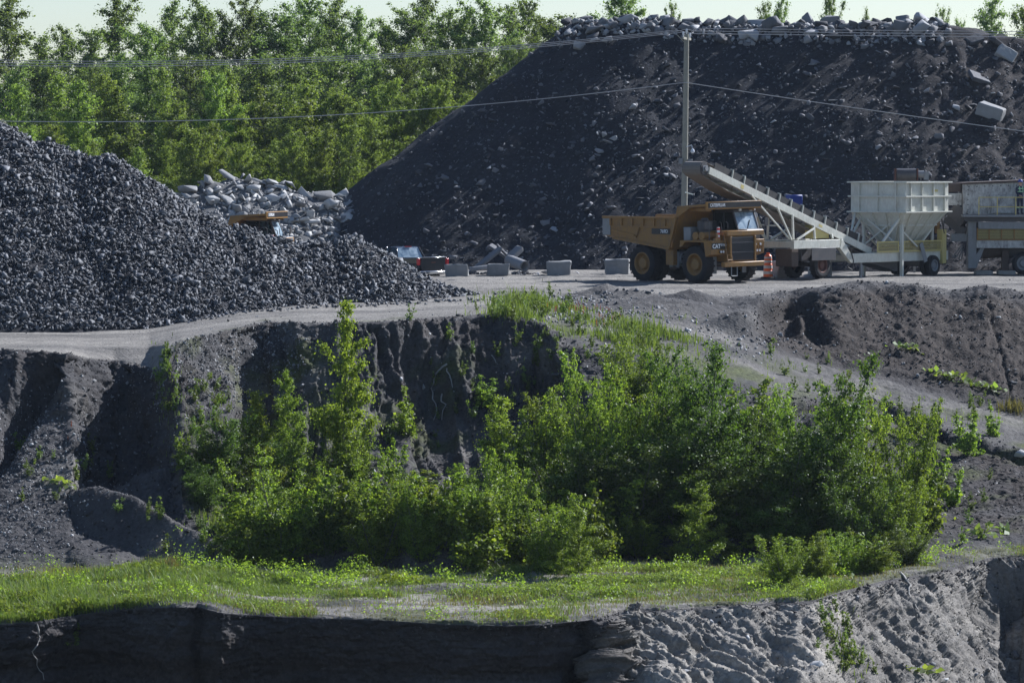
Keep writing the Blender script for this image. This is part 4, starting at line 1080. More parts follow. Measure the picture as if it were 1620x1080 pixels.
front_left = gauss_zone(60, 960, 130, 24) * 5 + gauss_zone(200, 915, 90, 14) * 3.5 + gauss_zone(330, 925, 120, 20) * 2.2 + gauss_zone(900, 965, 60, 9) * 4 + gauss_zone(1120, 935, 190, 22) * 2.4 + gauss_zone(610, 925, 160, 12) * 1.6 + gauss_zone(420, 935, 120, 14) * 1.6
bare = gauss_zone(110, 902, 150, 13) * .9 + gauss_zone(760, 955, 90, 10) * .8 + gauss_zone(620, 962, 230, 14) * .97 + gauss_zone(1180, 955, 120, 6) * .5 + .8 * sstep(-.05, -.3, pat) + .8 * gauss_zone(610, 902, 140, 9) + gauss_zone(100, 905, 90, 14) * .7 + gauss_zone(980, 968, 50, 6) * 1.0
dens = np.clip(dB * .8 + benchm * front_left, 0, None) * (1 - np.clip(bare, 0, .95))
hg = .11 + .24 * gauss_zone(60, 955, 150, 26) + .2 * gauss_zone(220, 915, 120, 16) + .10 * strip + .12 * gauss_zone(900, 968, 60, 8)
grass('grass', dens, hg * .8, 140000, 'grass', 'green grass and low weeds over the quarry bench', 1, .016, .6)
bare_ = gauss_zone(620, 962, 230, 14)
tw = benchm * (gauss_zone(60, 962, 140, 22) + gauss_zone(220, 912, 70, 12) + gauss_zone(900, 968, 60, 8) + .5 * gauss_zone(620, 922, 60, 8)) * sstep(-.1, .2, pat)
def leafy(name, dens, hgt, n, size, mat, label, seed):
    g = np.random.default_rng(seed); pr = np.clip(dens * area, 0, None).ravel(); pr /= pr.sum()
    c = g.choice(len(pr), n, p=pr); r_, c_ = np.divmod(c, NC - 1); u, v = g.uniform(0, 1, (2, n, 1))
    base = TERR[r_, c_] * (1 - u) * (1 - v) + TERR[r_ + 1, c_] * u * (1 - v) + TERR[r_, c_ + 1] * (1 - u) * v + TERR[r_ + 1, c_ + 1] * u * v
    h = hgt.ravel()[c] * (1 + .9 * fbm(base[:, 0] / .35, base[:, 1] / .35, 0, 3, seed + 400)); base[:, 2] += np.clip(h, .02, None) * g.uniform(0, 1, n) ** .7
    V, F = leaf_quads(base, size * g.lognormal(0, .3, n), g, np.array([0, 0, .4])); o = link(name, mesh_np(name, V, F), M[mat]); setp(o, label, 'weeds', kind='stuff')
leafy('tall_weed', tw, .12 + .30 * np.clip(tw, 0, 1), 60000, .065, 'weedgreen', 'low leafy yellow green weeds along the bench front', 6)
cl_ = fbm(cx3[..., 0] / 1.1, cx3[..., 1] / .8, 0, 4, 310)
leafy('weed_clump', benchm * sstep(.24, .42, cl_) * (1 - .8 * np.clip(bare, 0, 1)), .20 + .3 * sstep(.2, .5, cl_), 26000, .06, 'leaf_bright', 'scattered taller tufts of bright weeds over the bench', 8)
leafy('ground_cover', benchm * sstep(-.25, .2, pat) * (sstep(.05, .35, pat) * .5 + gauss_zone(1150, 925, 190, 24) + gauss_zone(850, 930, 90, 12) + gauss_zone(420, 905, 80, 12)) * (1 - np.clip(bare, 0, .97)), .10 + .14 * sstep(0, .4, pat), 60000, .05, 'leaf_mid', 'low mixed green ground cover on the quarry bench', 7)
dens2 = benchm * (.3 + strip * .6) + benchm * gauss_zone(1150, 920, 200, 30) * 1.2
grass('dry_grass', dens2, hg * .8, 40000, 'grassdry', 'yellowed dry grass among the green on the bench', 2, .014, .6)
lip = gauss_zone(820, 492, 45, 16) * 3 + gauss_zone(1010, 540, 70, 22) * 3 + gauss_zone(940, 515, 60, 14) * 1.5 + gauss_zone(880, 490, 60, 10) * .6 + gauss_zone(1400, 660, 130, 14) * .7 + gauss_zone(1250, 575, 50, 12) * 1.0 + gauss_zone(350, 825, 30, 14) * 4 + gauss_zone(320, 680, 50, 40) * .6 + gauss_zone(265, 600, 22, 30) * .9 + gauss_zone(1350, 1040, 40, 40) * 1.0 + gauss_zone(1000, 590, 120, 30) * .6 + gauss_zone(1480, 885, 60, 10) * 1.2
lip = lip * sstep(-.15, .35, pat + .25 * fbm(cx3[..., 0] / .8, cx3[..., 1] / .8, 0, 3, 305))
grass('slope_grass', np.clip(lip, 0, None), .2 + .25 * gauss_zone(820, 492, 60, 20) + .25 * gauss_zone(1010, 540, 80, 30), 5500, 'grass', 'tufts of grass along the upper lip and slopes', 3)
grass('red_sorrel', gauss_zone(905, 492, 30, 7) + gauss_zone(960, 510, 20, 6) + gauss_zone(110, 690, 8, 10), np.full_like(cX, .22), 130, 'weedred', 'reddish seeding weeds on the upper lip', 4)
grass('yellow_weed', gauss_zone(270, 905, 12, 5) + gauss_zone(1605, 650, 14, 6) + gauss_zone(1590, 648, 10, 3), np.full_like(cX, .35), 500, 'grassdry', 'yellowish weed patches on the bench and ledge', 5)

# ------------------------------------------------------------------ loose stones over the ground
def loose(name, dens, n, mu, sg, lo, hi, mat, label, seed, protos=None):
    g = np.random.default_rng(seed); pr = np.clip(dens * area, 0, None).ravel(); pr /= pr.sum()
    c = g.choice(len(pr), n, p=pr); r_, c_ = np.divmod(c, NC - 1)
    pos = TERR[r_, c_] + g.uniform(-.03, .03, (n, 3)); s = g.lognormal(math.log(mu), sg, n).clip(lo, hi)
    V, F = scatter_rocks(pos, s, protos or ROCKS, g)
    o = link(name, mesh_np(name, V, F), M[mat]); setp(o, label, 'stones', kind='stuff')
inview = (cX > -250) & (cX < 1870) & (cS > 0.5) & (cS < 12)
leftgravel = (gauss_zone(330, 590, 110, 70) + gauss_zone(60, 720, 80, 90) + gauss_zone(30, 830, 50, 60) + gauss_zone(420, 550, 80, 40)) * (1 - sstep(6.95, 7.2, cS))
loose('gravel', leftgravel * inview, 9000, .075, .4, .035, .2, 'cobble', 'fine gravel spilled down the left slope', 1)
cob = gauss_zone(890, 500, 60, 14) * 2.5 + gauss_zone(1030, 500, 110, 22) * .6 + gauss_zone(1120, 525, 90, 18) + gauss_zone(850, 475, 80, 8) + gauss_zone(1200, 545, 60, 18) + gauss_zone(950, 490, 80, 16)
loose('cobbles', cob * inview, 1500, .14, .4, .06, .4, 'cobble', 'pale cobbles strewn over the upper lip', 2)
sl_all = inview * (sstep(4.0, 4.3, cS) * (1 - sstep(7.0, 7.2, cS)) + sstep(8.0, 8.2, cS) * (1 - sstep(9.0, 9.3, cS)) * sstep(1150, 1250, cX) * 1.2 + (cS < 2) * sstep(980, 1050, cX) * .8)
loose('slope_stones', sl_all * 1.0, 5500, .075, .55, .03, .35, 'cobble', 'small stones lying on the cut slopes', 3)
up_ = inview * (sstep(4.3, 4.6, cS) * (1 - sstep(6.95, 7.05, cS)))
rs_ = inview * sstep(8.0, 8.15, cS) * (1 - sstep(9.0, 9.25, cS)) * sstep(1150, 1250, cX)
md_ = inview * (gauss_zone(200, 830, 160, 50) + .5 * gauss_zone(250, 780, 120, 40)) * (cS > 2.4) * (cS < 6)
lp_ = inview * np.exp(-((cS - 7.05) / .12) ** 2) * 1.5
loose('soil_clods', up_ * .8 + rs_ * 1.3 + md_ * 1.5 + lp_, 24000, .085, .5, .03, .38, 'clod', 'dark soil clods crumbling from the cut slopes', 6, ROCKS + SHARDS)
loose('sand_clods', inview * (cS > 1.05) * (cS < 1.99) * sstep(930, 1000, cX), 13000, .075, .5, .03, .32, 'sandclod', 'pale sandy clods over the eroded lower slope', 7, ROCKS + SHARDS)
loose('lip_clods', inview * np.exp(-((cS - 2.02) / .05) ** 2), 2500, .08, .5, .03, .3, 'clod', 'dark clods along the crumbling bench edge', 8, ROCKS + SHARDS)
loose('road_stones', inview * sstep(9.2, 9.6, cS) * 1.0 + inview * sstep(7.2, 7.4, cS) * (1 - sstep(850, 900, cX)), 2600, .06, .45, .03, .25, 'cobble', 'small stones scattered over the haul road', 4)
for i, (px, py, s, lab) in enumerate([(1291, 1052, .55, 'white boulder on the sandy lower slope'), (1608, 1036, .55, 'grey boulder at the far right of the lower slope'), (1453, 1055, .35, 'white stone on the lower slope right of the grass streak'), (1496, 1075, .4, 'pale stone at the bottom edge of the lower slope'), (1235, 530, .5, 'rounded grey boulder at the mouth of the right hand notch'), (880, 594, .5, 'round grey boulder in the dark scarp'), (1476, 1050, .28, 'small white stone beside the white one on the lower slope'),
        (1064, 525, .5, 'flat white stone on the gravel apron'), (1580, 502, .35, 'pale stone on the right of the dark slope'), (1604, 606, .45, 'grey stone at the foot of the right hand rill'), (1614, 718, .8, 'white block at the right edge under the ledge'), (1530, 822, .25, 'pale stone on the bare right slope'), (365, 846, .5, 'grey stone at the end of the dark mound'), (366, 872, .45, 'stone below the grey one at the mound end'), (1085, 1062, .5, 'pale stone at the foot of the sandy face'), (300, 810, .2, 'small stone on the lit mound'), (329, 808, .25, 'small grey stone beside the bright grass tuft')]):
    p = hit(px, py)
    if p is None: continue
    rock('boulder', p, s, 'concrete_rubble' if 'white' in lab or 'pale' in lab else 'cobble', lab, 'boulder', None, seed=7000 + i)
# dead branches and roots on the cut faces
def branch(pts, r, label, name='dead_branch', seed=0):
    P_ = []
    for px, py in pts:
        q = hit(px, py); n_ = Vector((0, -1, .4))
        P_.append(q + n_ * .07)
    g = np.random.default_rng(seed); Q = []
    for a, b in zip(P_, P_[1:]):
        for t in (0, .33, .66): Q.append(np.array(a.lerp(b, t)) + g.normal(0, .03, 3))
    Q.append(np.array(P_[-1])); Q = np.array(Q)
    V, F = tube_arrays([(Q, np.linspace(r, r * .4, len(Q)))])
    me = mesh_np(name, V, F); me.shade_smooth(); setp(link(name, me, M['deadwood']), label, 'branch')
branch([(707, 577), (690, 592), (683, 615), (690, 640), (686, 665)], .045, 'forked pale dead branch hanging down the bare cliff', seed=1)
branch([(707, 583), (714, 600), (716, 614)], .035, 'short pale dead branch right of the hanging one', seed=2)
branch([(697, 624), (702, 640), (699, 665)], .035, 'straight pale stick below the hanging branch', seed=3)
branch([(60, 990), (63, 1010), (52, 1030), (60, 1050), (70, 1075)], .03, 'thin dead root trailing down the shaded lower face', 'dead_root', 4)
branch([(1425, 906), (1438, 925), (1441, 945), (1452, 965)], .05, 'pale dead branch hanging from the bench edge at the right', seed=5)
branch([(776, 560), (785, 575)], .03, 'small stick on the cliff below the lip', seed=6)
# ------------------------------------------------------------------ lettering
def lettering(name, text, size, loc, rot, mat, parent, ext=.004, sx=1.0, bold=.0):
    cu = bpy.data.curves.new(name, 'FONT'); cu.body = text; cu.size = size; cu.extrude = ext; cu.align_x = 'CENTER'; cu.align_y = 'CENTER'; cu.offset = bold
    o = bpy.data.objects.new(name, cu); COL.objects.link(o)
    dg = bpy.context.evaluated_depsgraph_get(); me = bpy.data.meshes.new_from_object(o.evaluated_get(dg))
    bpy.data.objects.remove(o); bpy.data.curves.remove(cu)
    me.materials.clear(); r = link(name, me, M[mat], parent); r.location = loc; r.rotation_euler = rot; r.scale = (sx, 1, 1)
    return r

def tyre(mb, c, axis, r, w, lugs=0):
    """lathe tyre section centred at c"""
    h = w / 2; ri = r * .56
    mb.lathe([(ri, -h * .86), (r * .70, -h), (r * .88, -h * .98), (r * .965, -h * .8), (r * .985, -h * .3), (r * .985, h * .3), (r * .965, h * .8), (r * .88, h * .98), (r * .70, h), (ri, h * .86), (ri, -h * .86)], c, axis, 40)
    if lugs:
        ax = Vector(axis).normalized(); c = Vector(c); up = Vector((0, 0, 1)); a = ax.cross(up).normalized(); b = ax.cross(a)
        for i in range(lugs):
            for sd in (-1, 1):
                t = 2 * PI * (i + (.25 if sd > 0 else 0)) / lugs; e = a * math.cos(t) + b * math.sin(t); tn = -a * math.sin(t) + b * math.cos(t)
                p = c + e * r * .975
                mb.beam(p + ax * sd * h * .98 , p + ax * sd * h * .08 + tn * r * .05, r * .085, r * .055, e)
def rim(mb, c, axis, r, w, side):
    h = w / 2; ax = Vector(axis) * side
    mb.lathe([(r * .60, h * .84), (r * .60, h * .92), (r * .55, h * .95), (r * .50, h * .80), (r * .47, h * .35), (r * .36, h * .22), (r * .30, h * .55), (r * .27, h * .72), (0.001, h * .78)], c, ax, 30)
    up = Vector((0, 0, 1)); A = Vector(axis).cross(up).normalized(); c = Vector(c)
    for i in range(12):
        t = 2 * PI * i / 12; p = c + (A * math.cos(t) + up * math.sin(t)) * r * .415 + ax * h * .26
        mb.cyl(p, p + ax * .05, r * .03, n=6)

# ------------------------------------------------------------------ rigid dump truck, x forward, y to its left
def haul_truck(label, loc, heading):
    t = thing('haul_truck', label, 'dump truck', loc, heading, None)
    Y = M['yellow']
    f = MB()
    for s in (-1, 1): f.box(-3.6, 3.0, s * .55 - .12, s * .55 + .12, .95, 1.45)
    f.box(-1.2, -.9, -.55, .55, 1.0, 1.4); f.box(.6, .9, -.55, .55, 1.0, 1.4); f.box(-3.5, -3.2, -.55, .55, 1.05, 1.4)
    f.cyl((-1.85, -1.2, .92), (-1.85, 1.2, .92), .33, n=16); f.lathe([(.01, -.5), (.45, -.4), (.5, 0), (.45, .4), (.01, .5)], (-1.85, 0, .92), (0, 1, 0), 18)
    f.cyl((1.85, -1.3, .9), (1.85, 1.3, .9), .14, n=10)
    for s in (-1, 1): f.cyl((1.75, s * 1.0, .9), (1.55, s * .85, 2.1), .12, n=10); f.cyl((-1.6, s * .75, 1.0), (-.9, s * .72, 2.0), .12, n=10)
    f.cyl((-.3, -.5, 1.2), (.2, -.9, 2.5), .14, n=10)
    f.build('chassis', M['darksteel'], t, .01)
    m = MB(); m.cyl((-.55, -.95, 1.15), (.45, -.95, 1.15), .36, n=18); m.box(-.35, -.1, -1.34, -1.27, .75, 1.5); m.box(.1, .35, -1.34, -1.27, .75, 1.5)
    m.build('fuel_tank', M['grey'], t, .01)
    m = MB(); m.box(-.3, .25, -1.62, -1.34, .85, 1.62); m.build('hydraulic_tank', M['yellow'], t, .02)
    # wheels
    for (x, y0, w, dual) in ((1.85, -1.5, .56, 0), (1.85, 1.5, .56, 0), (-1.85, -1.52, .52, 1), (-1.85, 1.52, .52, 1)):
        sd = 1 if y0 > 0 else -1
        a = MB(); tyre(a, (x, y0, .92), (0, 1, 0), .92, w, 22); wh = a.build('wheel', M['rubber'], t)
        b = MB(); rim(b, (x, y0, .92), (0, 1, 0), .92, w, sd); b.build('rim', Y, wh)
        if dual:
            a = MB(); tyre(a, (x, y0 - sd * .62, .92), (0, 1, 0), .92, w, 22); a.build('wheel', M['rubber'], t)
    # tipping body
    def wall(y, th):
        return [(-4.5, 2.32), (-3.75, 2.12), (.22, 1.62), (.72, 3.22), (-4.5, 3.22)]
    b = MB()
    for s in (-1, 1):
        y0 = s * 1.85; y1 = s * 1.77
        b.prism([(x, y0, z) for x, z in wall(0, 0)], (0, y1 - y0, 0))
    b.hexa([(-4.5, -1.77, 2.32), (.22, -1.77, 1.62), (.22, 1.77, 1.62), (-4.5, 1.77, 2.32), (-4.5, -1.77, 2.42), (.24, -1.77, 1.72), (.24, 1.77, 1.72), (-4.5, 1.77, 2.42)])
    b.hexa([(.22, -1.77, 1.64), (.30, -1.77, 1.64), (.30, 1.77, 1.64), (.22, 1.77, 1.64), (.80, -1.77, 3.70), (.88, -1.77, 3.70), (.88, 1.77, 3.70), (.80, 1.77, 3.70)])
    body = b.build('dump_body', Y, t, .012)
    r = MB()
    for s in (-1, 1):
        y0, y1 = s * 1.853, s * 1.95
        r.box(-4.52, .74, min(y0, y1), max(y0, y1), 3.14, 3.25)
        r.box(-3.95, .55, min(y0, s * 1.91), max(y0, s * 1.91), 2.70, 2.78)
        for k in range(6): r.box(-3.95 + k * .78 - .05, -3.95 + k * .78 + .05, min(y0, s * 1.93), max(y0, s * 1.93), 2.785, 3.135)
        r.beam((-3.95, s * 1.89, 2.55), (-2.2, s * 1.89, 2.30), .06, .10); r.beam((-1.9, s * 1.89, 2.70), (-2.15, s * 1.89, 2.2), .06, .09)
        r.beam((-3.8, s * 1.89, 2.17), (.18, s * 1.89, 1.68), .08, .12)
        r.beam((.20, s * 1.90, 1.66), (.70, s * 1.90, 3.20), .09, .16)
    r.build('body_rib', Y, body, .006)
    r = MB()
    for s in (-1, 1): r.box(-4.53, -3.98, min(s * 1.856, s * 1.90), max(s * 1.856, s * 1.90), 2.30, 3.12)
    r.build('tail_plate', M['grey'], body, .005)
    # canopy over the cab
    c = MB()
    c.hexa([(.80, -1.88, 3.66), (2.80, -1.88, 3.78), (2.80, 1.88, 3.78), (.80, 1.88, 3.66), (.80, -1.88, 3.78), (2.80, -1.88, 3.90), (2.80, 1.88, 3.90), (.80, 1.88, 3.78)])
    for s in (-1, 1):
        c.prism([(.73, s * 1.86, 3.2), (.62, s * 1.86, 3.22), (.80, s * 1.86, 3.77), (1.7, s * 1.86, 3.70)], (0, -s * .07, 0))
        c.box(.82, 2.78, min(s * 1.55, s * 1.47), max(s * 1.55, s * 1.47), 3.52, 3.70)
    can = c.build('canopy', Y, body, .012)
    c = MB(); c.box(2.803, 2.90, -1.92, 1.92, 3.62, 4.0); c.build('canopy_lip', Y, body, .012)
    c = MB(); c.box(2.903, 2.915, -1.80, 1.86, 3.70, 3.95); c.build('name_board', M['plate'], body)
    lettering('lettering', 'CATERPILLAR', .215, (2.921, -1.16, 3.825), (PI / 2, 0, PI / 2), 'letter', body, sx=.80, bold=.006)
    c = MB(); c.box(-1.0, .30, -1.885, -1.872, 2.38, 2.66); c.build('side_plate', M['plate'], body)
    lettering('lettering', '769D', .24, (-.12, -1.889, 2.52), (PI / 2, 0, 0), 'letter', body, bold=.004)
    # decks and fenders
    d = MB()
    d.box(.95, 3.15, -1.86, -.78, 2.02, 2.10); d.box(.95, 3.15, .98, 1.86, 2.02, 2.10)
    d.box(.95, 1.9, -.78, .98, 2.02, 2.10)
    for s, ya, yb in ((-1, -1.86, -.80), (1, 1.0, 1.86)):
        d.hexa([(2.72, ya, 1.30), (3.12, ya, 1.42), (3.12, yb, 1.42), (2.72, yb, 1.30), (2.60, ya, 2.02), (3.15, ya, 2.02), (3.15, yb, 2.02), (2.60, yb, 2.02)])
        d.hexa([(.90, ya, 1.75), (1.10, ya, 1.80), (1.10, yb, 1.80), (.90, yb, 1.75), (.95, ya, 2.02), (1.3, ya, 2.02), (1.3, yb, 2.02), (.95, yb, 2.02)])
    d.build('fender_deck', Y, t, .015)
    p = MB(); p.box(3.155, 3.168, -1.84, -.82, 1.68, 1.98); p.build('front_plate', M['plate'], t)
    lettering('lettering', 'CAT', .28, (3.173, -1.52, 1.82), (PI / 2, 0, PI / 2), 'letter', t, bold=.008)
    lettering('lettering', '769D', .17, (3.173, -1.03, 1.87), (PI / 2, 0, PI / 2), 'letter', t, bold=.004)
    for y in (-1.22, -1.06, 1.30, 1.48):
        l = MB(); l.cyl((3.10, y, 1.55), (3.185, y, 1.55), .075, n=14); h_ = l.build('headlight', M['darksteel'], t)
        l = MB(); l.cyl((3.186, y, 1.55), (3.20, y, 1.55), .06, n=14); l.build('lens', M['lampglass'], h_)
    for y in (1.2, 1.55):
        l = MB(); l.cyl((3.155, y, 1.86), (3.19, y, 1.86), .06, n=12); l.build('marker_lamp', M['lampglass'], t)
    l = MB()
    for k in range(5): l.box(3.155, 3.19, 1.05 + k * .16, 1.09 + k * .16, 1.43, 1.8)
    l.build('side_grating', Y, t)
    # nose: hood, grille
    n_ = MB(); n_.box(1.9, 3.30, -.78, .98, 1.05, 2.32); n_.build('hood', Y, t, .03)
    n_ = MB(); n_.box(1.85, 3.36, -.95, 1.62, 2.322, 2.56); n_.build('hood_band', Y, t, .02)
    g = MB(); g.box(3.305, 3.33, -.68, .88, 1.12, 2.27); gr = g.build('radiator', M['seat'], t)
    g = MB()
    for k in range(22): g.hexa([(3.333, -.67, 1.13 + k * .0515), (3.365, -.67, 1.125 + k * .0515), (3.365, .87, 1.125 + k * .0515), (3.333, .87, 1.13 + k * .0515), (3.333, -.67, 1.158 + k * .0515), (3.365, -.67, 1.143 + k * .0515), (3.365, .87, 1.143 + k * .0515), (3.333, .87, 1.158 + k * .0515)])
    for zz in (1.48, 1.95): g.box(3.366, 3.385, -.66, .86, zz, zz + .05)
    g.build('louvre', M['darksteel'], gr)
    g = MB(); g.box(3.303, 3.42, -.80, -.70, 1.05, 2.30); g.box(3.303, 3.42, .90, 1.0, 1.05, 2.30); g.build('grille_frame', Y, gr, .01)
    b = MB(); b.box(3.30, 3.56, -1.36, 1.45, .80, 1.04); b.box(3.1, 3.30, -.7, .9, .82, 1.02); b.build('bumper', Y, t, .03)
    b = MB(); b.tube([(3.52, -.85, .80), (3.52, -.85, .36), (3.52, -.45, .36), (3.52, -.45, .80)], .025); b.build('step', M['grey'], t)
    b = MB(); b.box(2.45, 2.50, -1.55, -.85, .45, 1.35); b.build('mud_flap', M['grey'], t); b = MB(); b.box(2.45, 2.50, .95, 1.6, .45, 1.35); b.build('mud_flap', M['grey'], t)
    # ladder on the right of the nose
    l = MB()
    for y in (-1.02, -.70):
        l.tube([(3.46, y, 1.05), (3.22, y, 2.16), (3.17, y, 2.5)], .024)
    for k in range(5): l.cyl((3.44 - k * .055, -1.02, 1.15 + k * .25), (3.44 - k * .055, -.70, 1.15 + k * .25), .02, n=6)
    l.build('ladder', M['yellow'], t)
    # deck fittings
    a = MB()
    a.cyl((2.35, -1.75, 2.32), (2.35, -.95, 2.32), .2, n=18); a.cyl((1.92, -1.75, 2.32), (1.92, -.95, 2.32), .2, n=18); a.box(1.7, 2.6, -1.7, -1.0, 2.10, 2.16)
    a.build('air_tank', Y, t)
    a = MB(); a.box(1.75, 2.25, -1.45, -.85, 2.60, 3.05); a.cyl((2.0, -1.15, 3.05), (2.0, -1.15, 3.2), .17, n=14); a.cyl((1.75, -1.15, 2.7), (1.3, -1.0, 2.6), .12, n=10); a.box(1.8, 2.2, -1.4, -.9, 2.1, 2.60); a.build('air_cleaner', M['darksteel'], t, .03)
    a = MB(); a.box(1.05, 1.55, -1.7, -.9, 2.1, 2.75); a.build('battery_box', M['grey'], t, .02)
    a = MB(); a.box(.98, 1.4, -.6, .3, 2.1, 3.0); a.build('exhaust_box', M['darksteel'], t, .02)
    a = MB(); a.tube([(2.2, -1.7, 2.1), (2.2, -1.7, 3.1), (2.75, -1.7, 3.15), (2.85, -1.7, 3.05), (2.85, -1.7, 2.1)], .022); a.tube([(2.85, -.85, 2.55), (2.85, -.85, 2.95), (2.7, -.85, 3.02)], .02); a.tube([(3.1, -.65, 2.56), (3.1, -.65, 2.95), (2.95, -.65, 3.0)], .02); a.tube([(3.1, -.95, 2.1), (3.1, -.95, 2.5), (2.5, -.95, 2.5)], .02)
    a.build('handrail', M['darksteel'], t)
    mk = MB(); mk.cyl((3.0, -1.22, 2.1), (3.0, -1.22, 2.75), .075, n=12); post = mk.build('marker_post', M['letter'], t)
    for zz in (2.15, 2.38, 2.61):
        mk = MB(); mk.cyl((3.0, -1.22, zz), (3.0, -1.22, zz + .11), .078, n=12); mk.build('red_band', M['red'], post)
    mk = MB(); mk.beam((3.1, -1.42, 1.95), (3.1, -1.42, 2.45), .10, .08); mk.box(3.0, 3.17, -1.58, -1.26, 2.1, 2.22); mk.build('mirror_bracket', Y, t)
    # cab
    cab = MB()
    x0, x1, y0, y1, zb, zt = .98, 2.70, .42, 1.95, 2.10, 3.52
    cab.box(x0, x1 + .08, y0, y1, zb, 2.58)
    for (xa, ya, xb) in ((x0 + .05, y0 + .05, x0 + .05), (x0 + .05, y1 - .05, x0 + .05), (x1, y0 + .05, x1 - .36), (x1, y1 - .05, x1 - .36), (1.72, y0 + .05, 1.72), (1.72, y1 - .05, 1.72)):
        cab.beam((xa, ya, 2.56), (xb, ya, 3.46), .10, .10, (1, 0, 0))
    cab.box(x0 - .03, x1 - .24, y0 - .03, y1 + .03, 3.44, 3.56)
    cab.box(x0, x0 + .04, y0 + .1, y1 - .1, 2.58, 3.44)
    cb = cab.build('cab', M['darksteel'], t, .02)
    wsd = MB(); wsd.hexa([(2.69, .53, 2.60), (2.71, .53, 2.60), (2.71, 1.84, 2.60), (2.69, 1.84, 2.60), (2.34, .53, 3.43), (2.36, .53, 3.43), (2.36, 1.84, 3.43), (2.34, 1.84, 3.43)]); wsd.build('windscreen', M['windscreen'], cb)
    wp = MB(); wp.beam((2.72, 1.1, 2.6), (2.55, 1.45, 3.05), .025, .025); wp.build('wiper', M['plate'], cb)
    for ya in (.455, 1.905):
        w = MB(); w.box(1.09, 1.66, ya - .008, ya + .008, 2.60, 3.42); w.build('side_window', M['glass'], cb)
        w = MB(); w.prism([(1.79, ya - .008, 2.60), (2.62, ya - .008, 2.60), (2.30, ya - .008, 3.42), (1.79, ya - .008, 3.42)], (0, .016, 0)); w.build('side_window', M['glass'], cb)
    s_ = MB(); s_.box(1.35, 1.85, .9, 1.45, 2.3, 2.62); s_.box(1.30, 1.45, .92, 1.43, 2.62, 3.2); s_.build('seat', M['seat'], cb, .03)
    sh = MB(); sh.hexa([(2.79, .50, 2.585), (3.30, .50, 2.565), (3.30, 1.60, 2.565), (2.79, 1.80, 2.585), (2.74, .50, 2.62), (3.28, .50, 2.59), (3.28, 1.60, 2.59), (2.74, 1.80, 2.62)]); sh.build('windscreen_apron', M['grey'], cb)
    lm = MB(); lm.box(2.42, 2.52, .75, .9, 3.50, 3.62); lm.box(2.42, 2.52, 1.5, 1.65, 3.50, 3.62); lm.build('roof_lamp', M['lampglass'], cb)
    mr = MB(); mr.tube([(2.75, 1.96, 2.6), (3.0, 2.15, 2.75), (3.0, 2.15, 3.1)], .02); mr.box(2.97, 3.02, 2.05, 2.25, 2.75, 3.15); mr.build('mirror', M['darksteel'], cb)
    return t
dT = 201.4; cxT = at(1097, dT)
gz = drop(cxT, dT)
TR = haul_truck('mustard yellow haul truck parked at the foot of the white conveyor', (cxT, dT, gz + .02), math.atan2(-.74, .67))
TR.rotation_euler[0] = R(.9)
c2 = at(359, 222)
TR2 = copy_tree(TR); TR2.location = (c2, 222, -.74); TR2.rotation_euler = (0, 0, R(-14)); TR2['label'] = 'second haul truck mostly hidden behind the gravel pile, only its canopy and cab showing'
for o in (TR, TR2): o['group'] = 'haul trucks'

